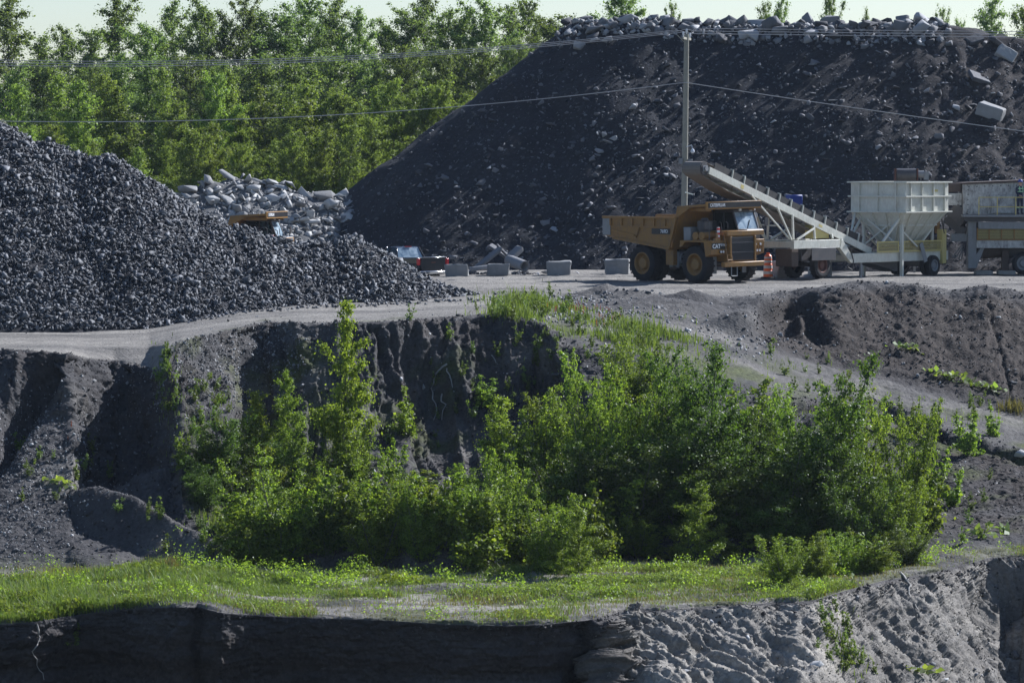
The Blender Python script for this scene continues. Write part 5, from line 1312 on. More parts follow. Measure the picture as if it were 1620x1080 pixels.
# ------------------------------------------------------------------ black pickup, x forward, y left
def pickup(loc, heading):
    t = thing('pickup_truck', 'black pickup with red tail lights standing behind the gravel pile', 'pickup truck', loc, heading)
    B = M['carblack']
    b = MB()
    b.hexa([(-2.75, -.98, .55), (2.8, -.98, .5), (2.8, .98, .5), (-2.75, .98, .55), (-2.75, -1.0, 1.02), (2.85, -1.0, 1.0), (2.85, 1.0, 1.0), (-2.75, 1.0, 1.02)])
    b.hexa([(.9, -.98, 1.003), (2.8, -.95, 1.0), (2.8, .95, 1.0), (.9, .98, 1.003), (.9, -.93, 1.28), (2.72, -.88, 1.15), (2.72, .88, 1.15), (.9, .93, 1.28)])
    for s in (-1, 1): b.box(-2.75, -.9, min(s * .99, s * .86), max(s * .99, s * .86), 1.023, 1.36)
    b.build('body', B, t, .04)
    tg = MB(); tg.box(-2.83, -2.76, -.78, .78, .72, 1.36); tgo = tg.build('tailgate', M['plate'], t, .015)
    e = MB(); e.box(-2.845, -2.832, -.14, .14, 1.08, 1.15); e.build('badge', M['rust_and_shade'], tgo)
    cp = MB(); cp.box(-2.84, -2.70, -.80, .80, 1.362, 1.40); cp.build('tailgate_cap', M['chrome'], tgo, .01)
    c = MB()
    c.hexa([(-.9, -.95, 1.03), (1.0, -.95, 1.03), (1.0, .95, 1.03), (-.9, .95, 1.03), (-.9, -.93, 1.32), (1.0, -.93, 1.30), (1.0, .93, 1.30), (-.9, .93, 1.32)])
    c.hexa([(-.62, -.74, 1.84), (.25, -.74, 1.84), (.25, .74, 1.84), (-.62, .74, 1.84), (-.5, -.68, 1.90), (.15, -.68, 1.90), (.15, .68, 1.90), (-.5, .68, 1.90)])
    for s in (-1, 1):
        c.beam((-.86, s * .88, 1.32), (-.6, s * .72, 1.86), .09, .10); c.beam((.85, s * .88, 1.30), (.22, s * .72, 1.86), .08, .08); c.beam((.05, s * .885, 1.32), (-.1, s * .735, 1.86), .08, .06)
    cb = c.build('cab', B, t, .02)
    w = MB(); w.hexa([(-.84, -.82, 1.33), (-.82, -.82, 1.33), (-.82, .82, 1.33), (-.84, .82, 1.33), (-.62, -.68, 1.84), (-.60, -.68, 1.84), (-.60, .68, 1.84), (-.62, .68, 1.84)]); w.build('rear_window', M['windscreen'], cb)
    w = MB(); w.hexa([(.83, -.82, 1.31), (.85, -.82, 1.31), (.85, .82, 1.31), (.83, .82, 1.31), (.23, -.68, 1.84), (.25, -.68, 1.84), (.25, .68, 1.84), (.23, .68, 1.84)]); w.build('windscreen', M['glass'], cb)
    for s in (-1, 1):
        w = MB(); w.hexa([(-.78, s * .885, 1.33), (.74, s * .885, 1.31), (.74, s * .875, 1.31), (-.78, s * .875, 1.33), (-.56, s * .735, 1.83), (.2, s * .735, 1.83), (.2, s * .725, 1.83), (-.56, s * .725, 1.83)]); w.build('side_window', M['glass'], cb)
    l = MB(); l.box(-.66, -.60, -.2, .2, 1.875, 1.93); l.build('brake_light', M['red'], cb)
    for s in (-1, 1):
        l = MB(); l.box(-2.85, -2.70, min(s * .86, s * 1.01), max(s * .86, s * 1.01), .98, 1.32); l.build('tail_light', M['red'], t, .02)
        l = MB(); l.box(2.78, 2.88, min(s * .65, s * .95), max(s * .65, s * .95), .82, 1.05); l.build('headlight', M['lampglass'], t, .02)
        m = MB(); m.box(.75, .9, min(s * 1.0, s * 1.2), max(s * 1.0, s * 1.2), 1.25, 1.45); m.build('mirror', B, t, .02)
    bp = MB(); bp.box(-3.0, -2.85, -.95, .95, .50, .68); bp.build('bumper', M['chrome'], t, .03)
    for x in (-1.75, 1.8):
        for s in (-1, 1):
            a = MB(); tyre(a, (x, s * .85, .4), (0, 1, 0), .4, .27); wh = a.build('wheel', M['rubber'], t); a = MB(); rim(a, (x, s * .85, .4), (0, 1, 0), .4, .27, s); a.build('rim', M['grey'], wh)
    return t
dp = 213.0; pxp = at(634, dp)
pickup((pxp, dp, -.38), math.atan2(.78, -.62))

# ------------------------------------------------------------------ portable belt conveyor with its hopper; local x toward the belt head, y the side we see
t = thing('conveyor_plant', 'white wheeled conveyor plant with a square steel hopper and rising belt', 'conveyor', (0, 0, 0), 0)
d0 = 212.0; X0 = at(1423, d0)
HX, HY = -.64, -.768
t.location = (X0, d0, 0); t.rotation_euler = (0, 0, math.atan2(HY, HX)); CONV = t
W = M['white']
HALF_X, HALF_Y = 1.98, 1.72
def ring(z, hx, hy, w, h, mb):
    mb.box(-hx - w, hx + w, hy, hy + w, z, z + h); mb.box(-hx - w, hx + w, -hy - w, -hy, z, z + h)
    mb.box(-hx - w, -hx, -hy, hy, z, z + h); mb.box(hx, hx + w, -hy, hy, z, z + h)
zt, zf, zb = 4.92, 3.36, 1.72   # rim, flange, outlet
h = MB()
th = .03
for s in (-1, 1):
    h.box(-HALF_X, HALF_X, min(s * HALF_Y, s * (HALF_Y - th)), max(s * HALF_Y, s * (HALF_Y - th)), zf, zt)
    h.box(min(s * HALF_X, s * (HALF_X - th)), max(s * HALF_X, s * (HALF_X - th)), -HALF_Y + th, HALF_Y - th, zf, zt)
bx_, by_ = 1.05, .55
c8 = lambda hx, hy, z: [(-hx, -hy, z), (hx, -hy, z), (hx, hy, z), (-hx, hy, z)]
lo, hi = c8(bx_, by_, zb), c8(HALF_X, HALF_Y, zf)
lo2, hi2 = c8(bx_ - .03, by_ - .03, zb), c8(HALF_X - .03, HALF_Y - .03, zf)
for i in range(4):
    j = (i + 1) % 4; h.hexa([lo[i], lo[j], lo2[j], lo2[i], hi[i], hi[j], hi2[j], hi2[i]])
hop = h.build('hopper', W, t)
r = MB()
ring(zt - .05, HALF_X, HALF_Y, .16, .07, r); ring((zt + zf) / 2, HALF_X, HALF_Y, .12, .07, r); ring(zf - .03, HALF_X, HALF_Y, .16, .07, r)
for k in range(4):
    x = -HALF_X + .42 + k * 1.05
    for s in (-1, 1):
        for za, zz in ((zf + .04, (zt + zf) / 2), ((zt + zf) / 2 + .07, zt - .05)): r.box(x - .03, x + .03, min(s * HALF_Y, s * (HALF_Y + .10)), max(s * HALF_Y, s * (HALF_Y + .10)), za, zz)
for k in range(3):
    y = -1.15 + k * 1.15
    for s in (-1, 1):
        for za, zz in ((zf + .04, (zt + zf) / 2), ((zt + zf) / 2 + .07, zt - .05)): r.box(min(s * HALF_X, s * (HALF_X + .10)), max(s * HALF_X, s * (HALF_X + .10)), y - .03, y + .03, za, zz)
def lerp3(a, b, q): return tuple(a[i] * (1 - q) + b[i] * q for i in range(3))
for q in (.12, .38, .64, .9):   # ribs down the sloping sides
    for i in range(4):
        j = (i + 1) % 4; a, b = lerp3(lo[i], lo[j], q), lerp3(hi[i], hi[j], q); nrm = (Vector(lo[j]) - Vector(lo[i])).cross(Vector(hi[i]) - Vector(lo[i])).normalized()
        r.beam(Vector(a) + nrm * .05, Vector(b) + nrm * .05, .05, .09, nrm)
zm = .45
ring(zf * (1 - zm) + zb * zm, HALF_X * (1 - zm) + bx_ * zm - .02, HALF_Y * (1 - zm) + by_ * zm - .02, .09, .07, r); ring(zb - .05, bx_, by_, .08, .10, r)
r.build('hopper_rib', W, hop)
st = MB(); st.box(-1.0, -.45, HALF_Y + .002, HALF_Y + .008, 4.40, 4.52); st.build('warning_sticker', M['yellow_guard'], hop)
# frame
f = MB()
for s in (-1, 1):
    y0 = s * .95
    f.box(-3.0, 5.9, y0 - .11, y0 + .11, .80, 1.28)
    f.hexa([(5.9, y0 - .11, .80), (6.9, y0 - .11, 1.58), (6.9, y0 + .11, 1.58), (5.9, y0 + .11, .80), (5.9, y0 - .11, 1.28), (6.7, y0 - .11, 2.02), (6.7, y0 + .11, 2.02), (5.9, y0 + .11, 1.28)])
    f.box(6.9, 10.9, y0 - .11, y0 + .11, 1.60, 2.02)
for x in (-2.9, -.5, 2.2, 5.7, 7.2, 9.0, 10.8): f.box(x - .08, x + .08, -.84, .84, 0.9 if x < 6 else 1.66, 1.2 if x < 6 else 1.96)
fr = f.build('frame', W, t, .012)
lg = MB()
for s in (-1, 1):
    lg.beam((1.55, s * 1.20, 0.0), (1.55, s * 1.20, zf - .03), .16, .16, (1, 0, 0)); lg.beam((-1.6, s * .95, 1.5), (-1.6, s * 1.0, zf - .5), .12, .12, (1, 0, 0))
for s in (-1, 1):
    lg.beam((1.55, s * 1.24, 3.25), (3.4, s * 1.02, 1.55), .10, .12); lg.beam((1.55, s * 1.24, 2.35), (.2, s * 1.24, 1.55), .09, .09); lg.beam((-1.5, s * 1.05, 2.5), (-.2, s * 1.05, 1.55), .09, .09)
lg.beam((1.62, 1.15, 3.2), (1.62, -1.15, 1.6), .09, .09); lg.beam((1.72, -1.15, 3.2), (1.72, 1.15, 1.6), .09, .09)
lg.beam((1.9, -1.6, zf - .05), (1.75, -1.9, 1.7), .08, .08); lg.beam((1.95, -1.45, 3.3), (3.3, -1.0, 1.5), .1, .1)
lg.build('support_leg', W, t, .008)
for x, y in ((4.9, .95), (4.9, -.95)):
    a = MB(); a.cyl((x, y, 0), (x, y, .80), .08, n=10); a.box(x - .2, x + .2, y - .2, y + .2, 0, .03); a.build('jack_leg', M['grey'], t)
# belt boom
tail, head = Vector((3.55, 0, 1.34)), Vector((17.7, 0, 5.62)); ax = (head - tail).normalized(); nz = Vector((-ax.z, 0, ax.x))
bo = MB()
for s in (-1, 1): bo.beam(tail + Vector((0, s * .66, 0)), head + Vector((0, s * .66, 0)) - ax * .25, .09, .36, nz)
for k in range(10): p = tail + ax * (1.0 + k * 1.45); bo.beam(p + Vector((0, -.61, 0)) - nz * .1, p + Vector((0, .61, 0)) - nz * .1, .06, .06, nz)
boom = bo.build('boom', W, t, .008)
for k in range(12):
    p = tail + ax * (1.3 + k * 1.03)
    for s in (-1, 1):
        sk = MB(); q = p + Vector((0, s * .66, 0)) + nz * .18; sk.beam(q, q + nz * .40, .08, .05, ax)
        sk.beam(q + nz * .40 + Vector((0, s * .03, 0)), q + nz * .45 - Vector((0, s * .16, 0)), .05, .05, ax); sk.build('idler_bracket', W, boom)
sd = MB()
for s in (-1, 1): sd.beam(tail + ax * .9 + Vector((0, s * .60, 0)) + nz * .36, head - ax * .7 + Vector((0, s * .60, 0)) + nz * .36, .03, .38, nz)
sd.build('skirt_rubber', M['belt'], boom)
be = MB()   # carrying run, head wrap, sagging return run
prof = []
rr_ = .34
hc = head + nz * .02
pts = [tail + nz * .22 + ax * .1] + [hc + nz * rr_ - ax * .3]
for i in range(9):
    a = PI / 2 - i * PI / 8; pts.append(hc + ax * rr_ * math.cos(a) + nz * rr_ * math.sin(a))
pts += [head - ax * 2.2 - nz * .48, head - ax * 5 - nz * .40, tail + ax * 3 - nz * .34, tail + ax * .1 - nz * .25]
for a, b in zip(pts, pts[1:]): be.beam(a, b, 1.06, .025, nz if (b - a).dot(ax) > .2 else ax)
be.build('belt', M['beltunder'], boom)
dr = MB(); dr.cyl(hc + Vector((0, -.58, 0)), hc + Vector((0, .58, 0)), .315, n=26); dr.build('head_drum', M['darksteel'], boom)
dr = MB(); dr.cyl(hc + Vector((0, .60, 0)), hc + Vector((0, .72, 0)), .13, n=14); dr.box(hc.x - .2, hc.x + .2, .60, .64, hc.z - .15, hc.z + .15); dr.build('drum_bearing', M['grey'], boom)
dr = MB(); dr.cyl(tail + Vector((0, -.58, 0)), tail + Vector((0, .58, 0)), .24, n=20); dr.build('tail_drum', M['darksteel'], boom)
for k, a in ((0, 4.6), (1, 11.6)):
    stk = MB(); p = tail + ax * a + Vector((0, .708, .0)); stk.beam(p, p + ax * (.32 if k == 0 else .25), .005, .12 if k == 0 else .2, nz)
    stk.build('warning_sticker', M['yellow_guard'], boom)
class _TR:
    def beam(self, *a):
        m = MB(); m.beam(*a); m.build('strut', W, t, .006)
tr = _TR()   # struts between frame and boom
def bz(x, off=0): return tail.z + (x - tail.x) * ax.z / ax.x + off
for s in (-1, 1):
    for x in (7.2, 8.75, 10.6): tr.beam((x, s * .80, 1.5 if x < 6 else 2.06), (x, s * .74, bz(x, -.15)), .10, .10, (1, 0, 0))
    tr.beam((5.9, s * .82, 1.5), (6.35, s * .74, bz(6.35, -.15)), .09, .09, (1, 0, 0)); tr.beam((10.3, s * .82, 2.06), (8.75, s * .78, bz(8.75, -.3)), .09, .09, (1, 0, 0)); tr.beam((10.75, s * .80, 2.06), (11.9, s * .74, bz(11.9, -.15)), .09, .09, (1, 0, 0))
    tr.beam((10.85, s * .74, 2.1), (14.0, s * .70, bz(14.0, -.2)), .08, .08, (1, 0, 0))
tr.beam((12.6, -.7, bz(12.6, -.3)), (12.6, -.7, bz(12.6, -1.3)), .06, .06, (1, 0, 0)); tr.beam((12.6, -.7, bz(12.6, -1.3)), (14.2, .0, bz(14.2, -.5)), .06, .06); tr.beam((12.6, -.7, bz(12.6, -1.2)), (11.9, .7, bz(11.9, -1.1)), .06, .06)
for yy, sx in ((.3, 0), (-.35, .5)):
    l = MB(); pc = Vector((13.2 + sx, yy, bz(13.2, -.95))); l.lathe([(.01, -.14), (.12, -.12), (.17, 0), (.16, .04), (.01, .05)], pc, (.6, .8, -.2), 16); l.build('work_lamp', M['lampglass'], t)
# guards
def guard(name, x0, x1, y, z0, z1, mid=()):
    g = MB(); w = .06
    g.box(x0, x1, y - .02, y + .03, z0, z0 + w); g.box(x0, x1, y - .02, y + .03, z1 - w, z1)
    for x in (x0, x1 - w) + tuple(mid): g.box(x, x + w, y - .02, y + .03, z0 + w, z1 - w)
    o = g.build(name, M['yellow_guard'], t); s = MB(); s.box(x0 + .05, x1 - .05, y - .004, y + .004, z0 + .05, z1 - .05); s.build('mesh', M['meshguard'], o)
guard('guard', 1.75, 3.7, 1.14, 1.29, 1.86); guard('guard', -2.2, 1.32, 1.14, 1.29, 1.86, (-.5,))
g = MB(); g.prism([(7.25, .62, 2.08), (8.65, .62, 2.08), (8.65, .62, 2.95), (7.25, .62, 2.45)], (0, -.5, 0)); g.build('drive_guard', M['yellow_guard'], t, .01)
g = MB(); g.box(-2.62, -2.24, .85, 1.2, .62, 2.42); g.build('control_cabinet', M['yellow_guard'], t, .015)
g = MB(); g.box(-2.52, -2.28, .66, .84, 2.2, 3.4); g.box(-3.6, -3.02, .3, .6, .95, 1.35); g.build('hitch_beam', M['yellow'], t, .01)
hs = MB(); hs.tube([(-2.6, 1.0, 2.5), (-2.8, 1.0, 3.1), (-2.6, .9, 3.4), (-2.4, .8, 2.9)], .03); hs.tube([(-2.4, 1.2, 2.2), (-2.0, 1.3, 3.0)], .03); hs.tube([(6.0, 1.1, 1.5), (5.9, 1.2, .9), (6.1, 1.25, .45), (6.4, 1.2, .6)], .035); hs.build('hose', M['belt'], t)
mo = MB(); mo.cyl((-2.6, .3, 1.85), (-2.6, 1.0, 1.85), .25, n=16); mo.box(-2.9, -2.3, -.3, .3, 1.5, 2.2); mo.build('drive_motor', M['darksteel'], t, .01)
ch = MB(); ch.beam((-.15, 1.25, 1.72), (-.5, 1.32, .75), .05, .25); ch.build('chute_strap', M['grey'], t)
un = MB(); un.hexa([(4.4, -.5, .95), (4.4, .5, .95), (.9, .5, .25), (.9, -.5, .25), (4.4, -.5, 1.02), (4.4, .5, 1.02), (.9, .5, 1.0), (.9, -.5, 1.0)]); un.build('spill_chute', M['darksteel'], t)
for y in (.78, 1.14, -.78, -1.14):
    a = MB(); tyre(a, (-1.4, y, .54), (0, 1, 0), .54, .30); wh = a.build('wheel', M['rubber'], t)
    a = MB(); rim(a, (-1.4, y, .54), (0, 1, 0), .52, .30, 1 if y > 0 else -1); a.build('rim', M['grey'], wh)
a = MB(); a.cyl((-1.4, -1.1, .54), (-1.4, 1.1, .54), .07, n=10); a.box(-1.55, -1.25, -.6, .6, .54, 1.02); a.build('axle', M['darksteel'], t)
for y in (.80, -.80):
    a = MB(); tyre(a, (8.3, y, .75), (0, 1, 0), .70, .40, 18); wh = a.build('wheel', M['rubber'], t); a = MB(); rim(a, (8.3, y, .75), (0, 1, 0), .70, .40, 1 if y > 0 else -1); a.build('rim', M['rust_and_shade'], wh)  # rust colour stands in for the shade on these yellow rims
a = MB(); a.box(7.0, 9.6, -.6, .6, .95, 1.6); a.cyl((8.3, -.8, .75), (8.3, .8, .75), .12, n=10); a.build('undercarriage', M['darksteel'], t, .02)
a = MB(); a.box(10.0, 10.6, -.3, .7, .7, 1.6); a.build('rusty_box', M['brownpanel'], t, .02)
a = MB(); a.box(7.3, 9.4, 1.06, 1.10, .98, 1.62); a.build('side_panel', M['darksteel'], t, .01)
# blue tarpaulined box standing behind the boom
bb = thing('blue_crate', 'small blue steel box standing on a post behind the conveyor belt', 'box', (at(1256, 216), 216, 0), .4)
a = MB(); a.box(-.36, .36, -.3, .3, 3.65, 4.2); a.build('box', M['blue'], bb, .03); a = MB(); a.box(-.08, .08, -.08, .08, 0, 3.65); a.build('post', M['darksteel'], bb)

# ------------------------------------------------------------------ feed conveyor whose drum shows above the hopper
fc = thing('feed_conveyor', 'dark conveyor head with a big drum showing above the hopper', 'conveyor', (at(1433, 216.6), 216.6, 0), 0)
a = MB(); a.cyl((-.52, 0, 5.27), (.52, 0, 5.27), .34, n=26); a.build('drum', M['darksteel'], fc)
a = MB(); a.box(-.62, -.56, -.3, .5, 4.9, 5.6); a.box(.56, .62, -.3, .5, 4.9, 5.6); a.beam((-.59, .2, 5.0), (-.59, 5.0, 3.0), .06, .2); a.beam((.59, .2, 5.0), (.59, 5.0, 3.0), .06, .2); a.box(-.7, .7, .0, .3, 4.75, 4.9)
a.build('frame', M['rust_and_shade'], fc)
a = MB(); a.cyl((.62, 0, 5.3), (.95, 0, 5.3), .2, n=14); a.box(.95, 1.2, -.12, .12, 5.0, 5.45); a.tube([(.65, 0, 5.6), (.8, 0, 5.0)], .03); a.build('motor', M['grey'], fc)
for x in (-.5, .5):
    a = MB(); a.beam((x, .3, 0), (x, .3, 4.8), .12, .12, (1, 0, 0)); a.build('leg', M['grey'], fc)
a = MB(); a.hexa([(-.45, .3, 5.2), (.45, .3, 5.2), (.45, 5, 3.2), (-.45, 5, 3.2), (-.45, .3, 5.26), (.45, .3, 5.26), (.45, 5, 3.26), (-.45, 5, 3.26)]); a.build('belt', M['belt'], fc)

# ------------------------------------------------------------------ crusher at the right edge
cr = thing('crusher_plant', 'worn white crushing plant on wheels with a yellow railed walkway', 'crusher', (at(1575, 214), 214, 0), 0)
def px_x(px): return at(px, 214) - at(1575, 214)
def py_z(py): return CAM_Z + 214 * slope_of(py)
x0, x1 = px_x(1523), px_x(1730)
def crbox(name, pxa, pxb, ya, yb, pza, pzb, mat, bev=.01, parent=cr):
    m = MB(); m.box(px_x(pxa), px_x(pxb), ya, yb, py_z(pza), py_z(pzb)); return m.build(name, M[mat], parent, bev)
fb = MB(); fb.hexa([(x0, 0, py_z(339)), (x1, 0, py_z(339)), (x1, 2.2, py_z(339)), (x0, 2.2, py_z(339)), (x0, -.1, py_z(292)), (x1, -.1, py_z(284)), (x1, 2.6, py_z(284)), (x0, 2.6, py_z(292))]); feeder = fb.build('feed_bin', M['offwhite'], cr, .015)
m = MB()
for k in range(16):
    xx = x0 + .3 + k * .42; zz = py_z(295.5) + .012 * k
    m.cyl((xx, -.105, zz), (xx, -.13, zz), .035, n=6)
for k in range(5): m.cyl((x0 + .25, -.07 + .0, py_z(300 + k * 8)), (x0 + .25, -.14, py_z(300 + k * 8)), .03, n=6)
m.build('bolt', M['darksteel'], feeder)
m = MB(); m.hexa([(x0 - .05, -.2, py_z(292)), (x1, -.2, py_z(284)), (x1, 2.7, py_z(284)), (x0 - .05, 2.7, py_z(292)), (x0 - .05, -.2, py_z(289)), (x1, -.2, py_z(280)), (x1, 2.7, py_z(280)), (x0 - .05, 2.7, py_z(289))]); m.build('bin_rim', M['brownpanel'], feeder)
crbox('side_panel', 1568, 1604, -.16, -.105, 309, 337, 'offwhite')
crbox('red_hood', 1500, 1521, .3, 1.5, 290, 304, 'brownpanel'); crbox('chute', 1500, 1522, .2, 1.4, 306, 325, 'offwhite')
crbox('walkway', 1520, 1740, -1.0, .0, 343, 339.5, 'grey'); crbox('walkway_beam', 1523, 1740, -.7, 1.2, 350, 343.1, 'darksteel'); crbox('side_rail', 1545, 1740, -.75, -.55, 362, 351, 'grey')
m = MB()
ys = -.96
for z_ in (312, 327): m.cyl((px_x(1545), ys, py_z(z_)), (px_x(1740), ys, py_z(z_)), .028, n=6)
for px in (1545, 1574, 1603, 1632, 1661, 1690): m.cyl((px_x(px), ys, py_z(340)), (px_x(px), ys, py_z(312)), .028, n=6)
m.build('railing', M['yellow_guard'], cr)
m = MB()
for px in (1544, 1562.5, 1582, 1602, 1622, 1642): m.box(px_x(px) - .03, px_x(px) + .03, -.66, -.60, py_z(378), py_z(361))
m.box(px_x(1543), px_x(1700), -.66, -.60, py_z(379.5), py_z(378)); m.box(px_x(1543), px_x(1700), -.66, -.60, py_z(361), py_z(360))
go_ = m.build('lower_guard', M['yellow'], cr); m = MB(); m.box(px_x(1544), px_x(1690), -.59, -.58, py_z(378), py_z(361)); m.build('mesh', M['meshguard'], go_)
crbox('frame_beam', 1543, 1740, -.6, -.25, 392, 380, 'offwhite'); crbox('frame_beam', 1505, 1530, .0, .4, 382, 370, 'grey')
crbox('leg', 1530, 1543, -.5, .3, 424, 350, 'grey'); crbox('crusher_body', 1546, 1720, .4, 2.2, 408, 352, 'darksteel', .05)
m = MB(); m.hexa([(px_x(1536), -.45, py_z(412)), (px_x(1550), -.45, py_z(392)), (px_x(1550), .2, py_z(392)), (px_x(1536), .2, py_z(412)), (px_x(1543), -.45, py_z(424)), (px_x(1556), -.45, py_z(392)), (px_x(1556), .2, py_z(392)), (px_x(1543), .2, py_z(424))]); m.build('brace', M['grey'], cr)
m = MB(); m.cyl((px_x(1555), .5, py_z(400)), (px_x(1590), .5, py_z(396)), .35, n=16); m.box(px_x(1585), px_x(1596), -.1, .4, 0.2, py_z(395)); m.build('gearbox', M['brownpanel'], cr, .02)
m = MB(); m.beam((px_x(1510), .6, py_z(330)), (px_x(1530), .3, py_z(350)), .6, .8); m.beam((px_x(1500), .8, py_z(345)), (px_x(1528), .5, py_z(368)), .5, .5); m.build('discharge_chute', M['darksteel'], cr)
m = MB()
for k in range(4): m.beam((px_x(1508 + k * 5), .5, py_z(408 + k)), (px_x(1525), .6, py_z(386 + k * 4)), .05, .05)
m.build('lattice', M['grey'], cr)
for px in (1618, 1660):
    a = MB(); tyre(a, (px_x(px), -.3, .62), (0, 1, 0), .62, .36); wh = a.build('wheel', M['rubber'], cr); a = MB(); rim(a, (px_x(px), -.3, .62), (0, 1, 0), .62, .36, -1); a.build('rim', M['grey'], wh)
for px in (1556, 1592, 1640):
    a = MB(); a.box(px_x(px) - .45, px_x(px) + .45, -.5, .6, 0, .22); a.build('timber_crib', M['deadwood'], cr, .03)
# man on the walkway
def person(loc, rz):
    r = thing('person', 'worker in dark coveralls with pale green reflective bands behind the walkway railing', 'person', loc, rz)
    # joints: x left, y forward, z up (metres)
    V = [(0, 0, .95), (0, 0, 1.15), (0, .01, 1.36), (0, .01, 1.50), (0, .02, 1.57), (0, .03, 1.66), (0, .03, 1.76),
         (.19, .0, 1.42), (.27, .05, 1.16), (.22, .24, 1.02), (.20, .31, 1.0), (-.19, 0, 1.42), (-.27, .05, 1.16), (-.22, .24, 1.02), (-.20, .31, 1.0),
         (.10, 0, .90), (.12, .02, .50), (.13, -.02, .10), (.14, .14, .04), (-.10, 0, .90), (-.12, .02, .50), (-.13, -.02, .10), (-.14, .14, .04)]
    E = [(0, 1), (1, 2), (2, 3), (3, 4), (4, 5), (5, 6), (2, 7), (7, 8), (8, 9), (9, 10), (2, 11), (11, 12), (12, 13), (13, 14), (0, 15), (15, 16), (16, 17), (17, 18), (0, 19), (19, 20), (20, 21), (21, 22)]
    RAD = [.155, .14, .165, .075, .062, .098, .075, .075, .052, .038, .036, .075, .052, .038, .036, .095, .07, .055, .045, .095, .07, .055, .045]
    for sd, hnd in ((1, 10), (-1, 14)):
        b = Vector(V[hnd])
        for k in range(4):
            base = len(V); o_ = Vector((sd * (-.03 + k * .02), .035, .01)); V += [tuple(b + o_), tuple(b + o_ + Vector((0, .045, -.012))), tuple(b + o_ + Vector((0, .07 + .006 * (k in (1, 2)), -.04)))]
            E += [(hnd, base), (base, base + 1), (base + 1, base + 2)]; RAD += [.011, .010, .008]
        base = len(V); V += [tuple(b + Vector((-sd * .045, .01, .0))), tuple(b + Vector((-sd * .055, .045, -.01)))]; E += [(hnd, base), (base, base + 1)]; RAD += [.011, .009]
    me = bpy.data.meshes.new('body'); me.from_pydata(V, E, []); o = link('body', me, None, r)
    o.modifiers.new('skin', 'SKIN'); sv = me.skin_vertices[0].data
    for i, q in enumerate(RAD): sv[i].radius = (q, q * (.72 if i < 3 else 1)); sv[i].use_root = (i == 0)
    s = o.modifiers.new('sub', 'SUBSURF'); s.levels = 2; s.render_levels = 2
    dg = bpy.context.evaluated_depsgraph_get(); m2 = bpy.data.meshes.new_from_object(o.evaluated_get(dg)); o.modifiers.clear(); o.data = m2
    m2.materials.clear(); m2.materials.append(M['navy']); m2.materials.append(M['skin']); m2.shade_smooth()
    for p in m2.polygons:
        c = p.center; p.material_index = 1 if (c.z > 1.53 or (c.y > .27 and c.z > .8)) else 0
    hat = MB(); hat.lathe([(.001, .13), (.07, .115), (.115, .06), (.125, 0), (.15, -.005), (.15, -.015), (.12, -.012)], (0, .03, 1.74), (0, 0, 1), 20); hat.build('hard_hat', M['blue'], r)
    for z_, rx in ((1.22, .175), (.38, None), (1.38, .19)):
        b = MB()
        if rx: b.lathe([(rx, -.025), (rx + .006, 0), (rx, .025)], (0, .0, z_), (0, 0, 1), 18)
        else:
            for sx in (-.125, .125): b.lathe([(.078, -.03), (.083, 0), (.078, .03)], (sx, .01, z_), (0, 0, 1), 14)
        b.build('reflective_band', M['hivis'], r)
    b = MB()
    for sx in (-.1, .1): b.beam((sx, .155, 1.2), (sx, .10, 1.5), .04, .012, (0, 1, 0)); b.beam((sx, -.155, 1.2), (sx, -.10, 1.5), .04, .012, (0, 1, 0))
    b.build('reflective_band', M['hivis'], r)
    f = MB(); f.lathe([(.001, .03), (.016, .015), (.02, 0), (.001, -.012)], (0, .125, 1.655), (0, 1, -.2), 8); f.build('nose', M['skin'], r)
    for sx in (-.035, .035):
        f = MB(); f.lathe([(.001, .012), (.011, .006), (.012, -.004)], (sx, .112, 1.685), (0, 1, 0), 8); f.build('eye', M['plate'], r)
    return r
person((at(1613, 213.5), 213.5, py_z(339.5)), PI + .5)

# ------------------------------------------------------------------ utility pole and its cables
dpole = 214.0; xp = at(1081, dpole); zp = drop(xp, dpole)
pole = thing('utility_pole', 'tall weathered wooden utility pole behind the haul truck', 'pole', (xp, dpole, zp))
ztop = CAM_Z + dpole * slope_of(54) - zp; lean_x = at(1085.5, dpole) - xp
m = MB(); m.cyl((0, 0, -.5), (lean_x, 0, ztop), .185, .13, n=18); m.build('shaft', M['wood'], pole)
m = MB(); m.beam((lean_x - .25, -1.2, ztop - .25), (lean_x + .25, 1.2, ztop - .25), .10, .12); m.beam((lean_x - .5, 0, ztop - .05), (lean_x - .05, 0, ztop - .5), .05, .05); m.build('crossarm', M['wood'], pole)
ins = []
for k, (ox, oy) in enumerate(((-.22, -1.1), (0, .0), (.22, 1.1))):
    m = MB(); p = Vector((lean_x + ox, oy, ztop - .19 + (.19 if k == 1 else 0))); m.cyl(p, p + Vector((0, 0, .2)), .03, n=8); m.lathe([(.03, .1), (.06, .12), (.05, .17), (.06, .2), (.04, .26), (.001, .27)], p, (0, 0, 1), 12); m.build('insulator', M['lampglass'], pole); ins.append(Vector((xp, dpole, zp)) + p + Vector((0, 0, .25)))
zc = CAM_Z + dpole * slope_of(255) - zp; q = zc / ztop * lean_x
m = MB(); m.box(q - .32, q - .12, -.22, .1, zc - .15, zc + .15); m.build('switch_box', M['grey'], pole, .01)
m = MB(); m.box(q + .14, q + .4, -.2, .1, zc - .05, zc + .1); m.build('switch_box', M['grey'], pole, .01)
zl = CAM_Z + dpole * slope_of(238) - zp; q2 = q + .35
m = MB(); m.tube([(q, -.1, zl + .15), (q2, -.2, zl + .28), (q2 + .05, -.2, zl + .05)], .025); m.lathe([(.02, .12), (.09, .05), (.12, -.06), (.05, -.14), (.001, -.15)], (q2 + .05, -.2, zl - .02), (0, 0, 1), 14); m.build('lamp', M['lampglass'], pole)
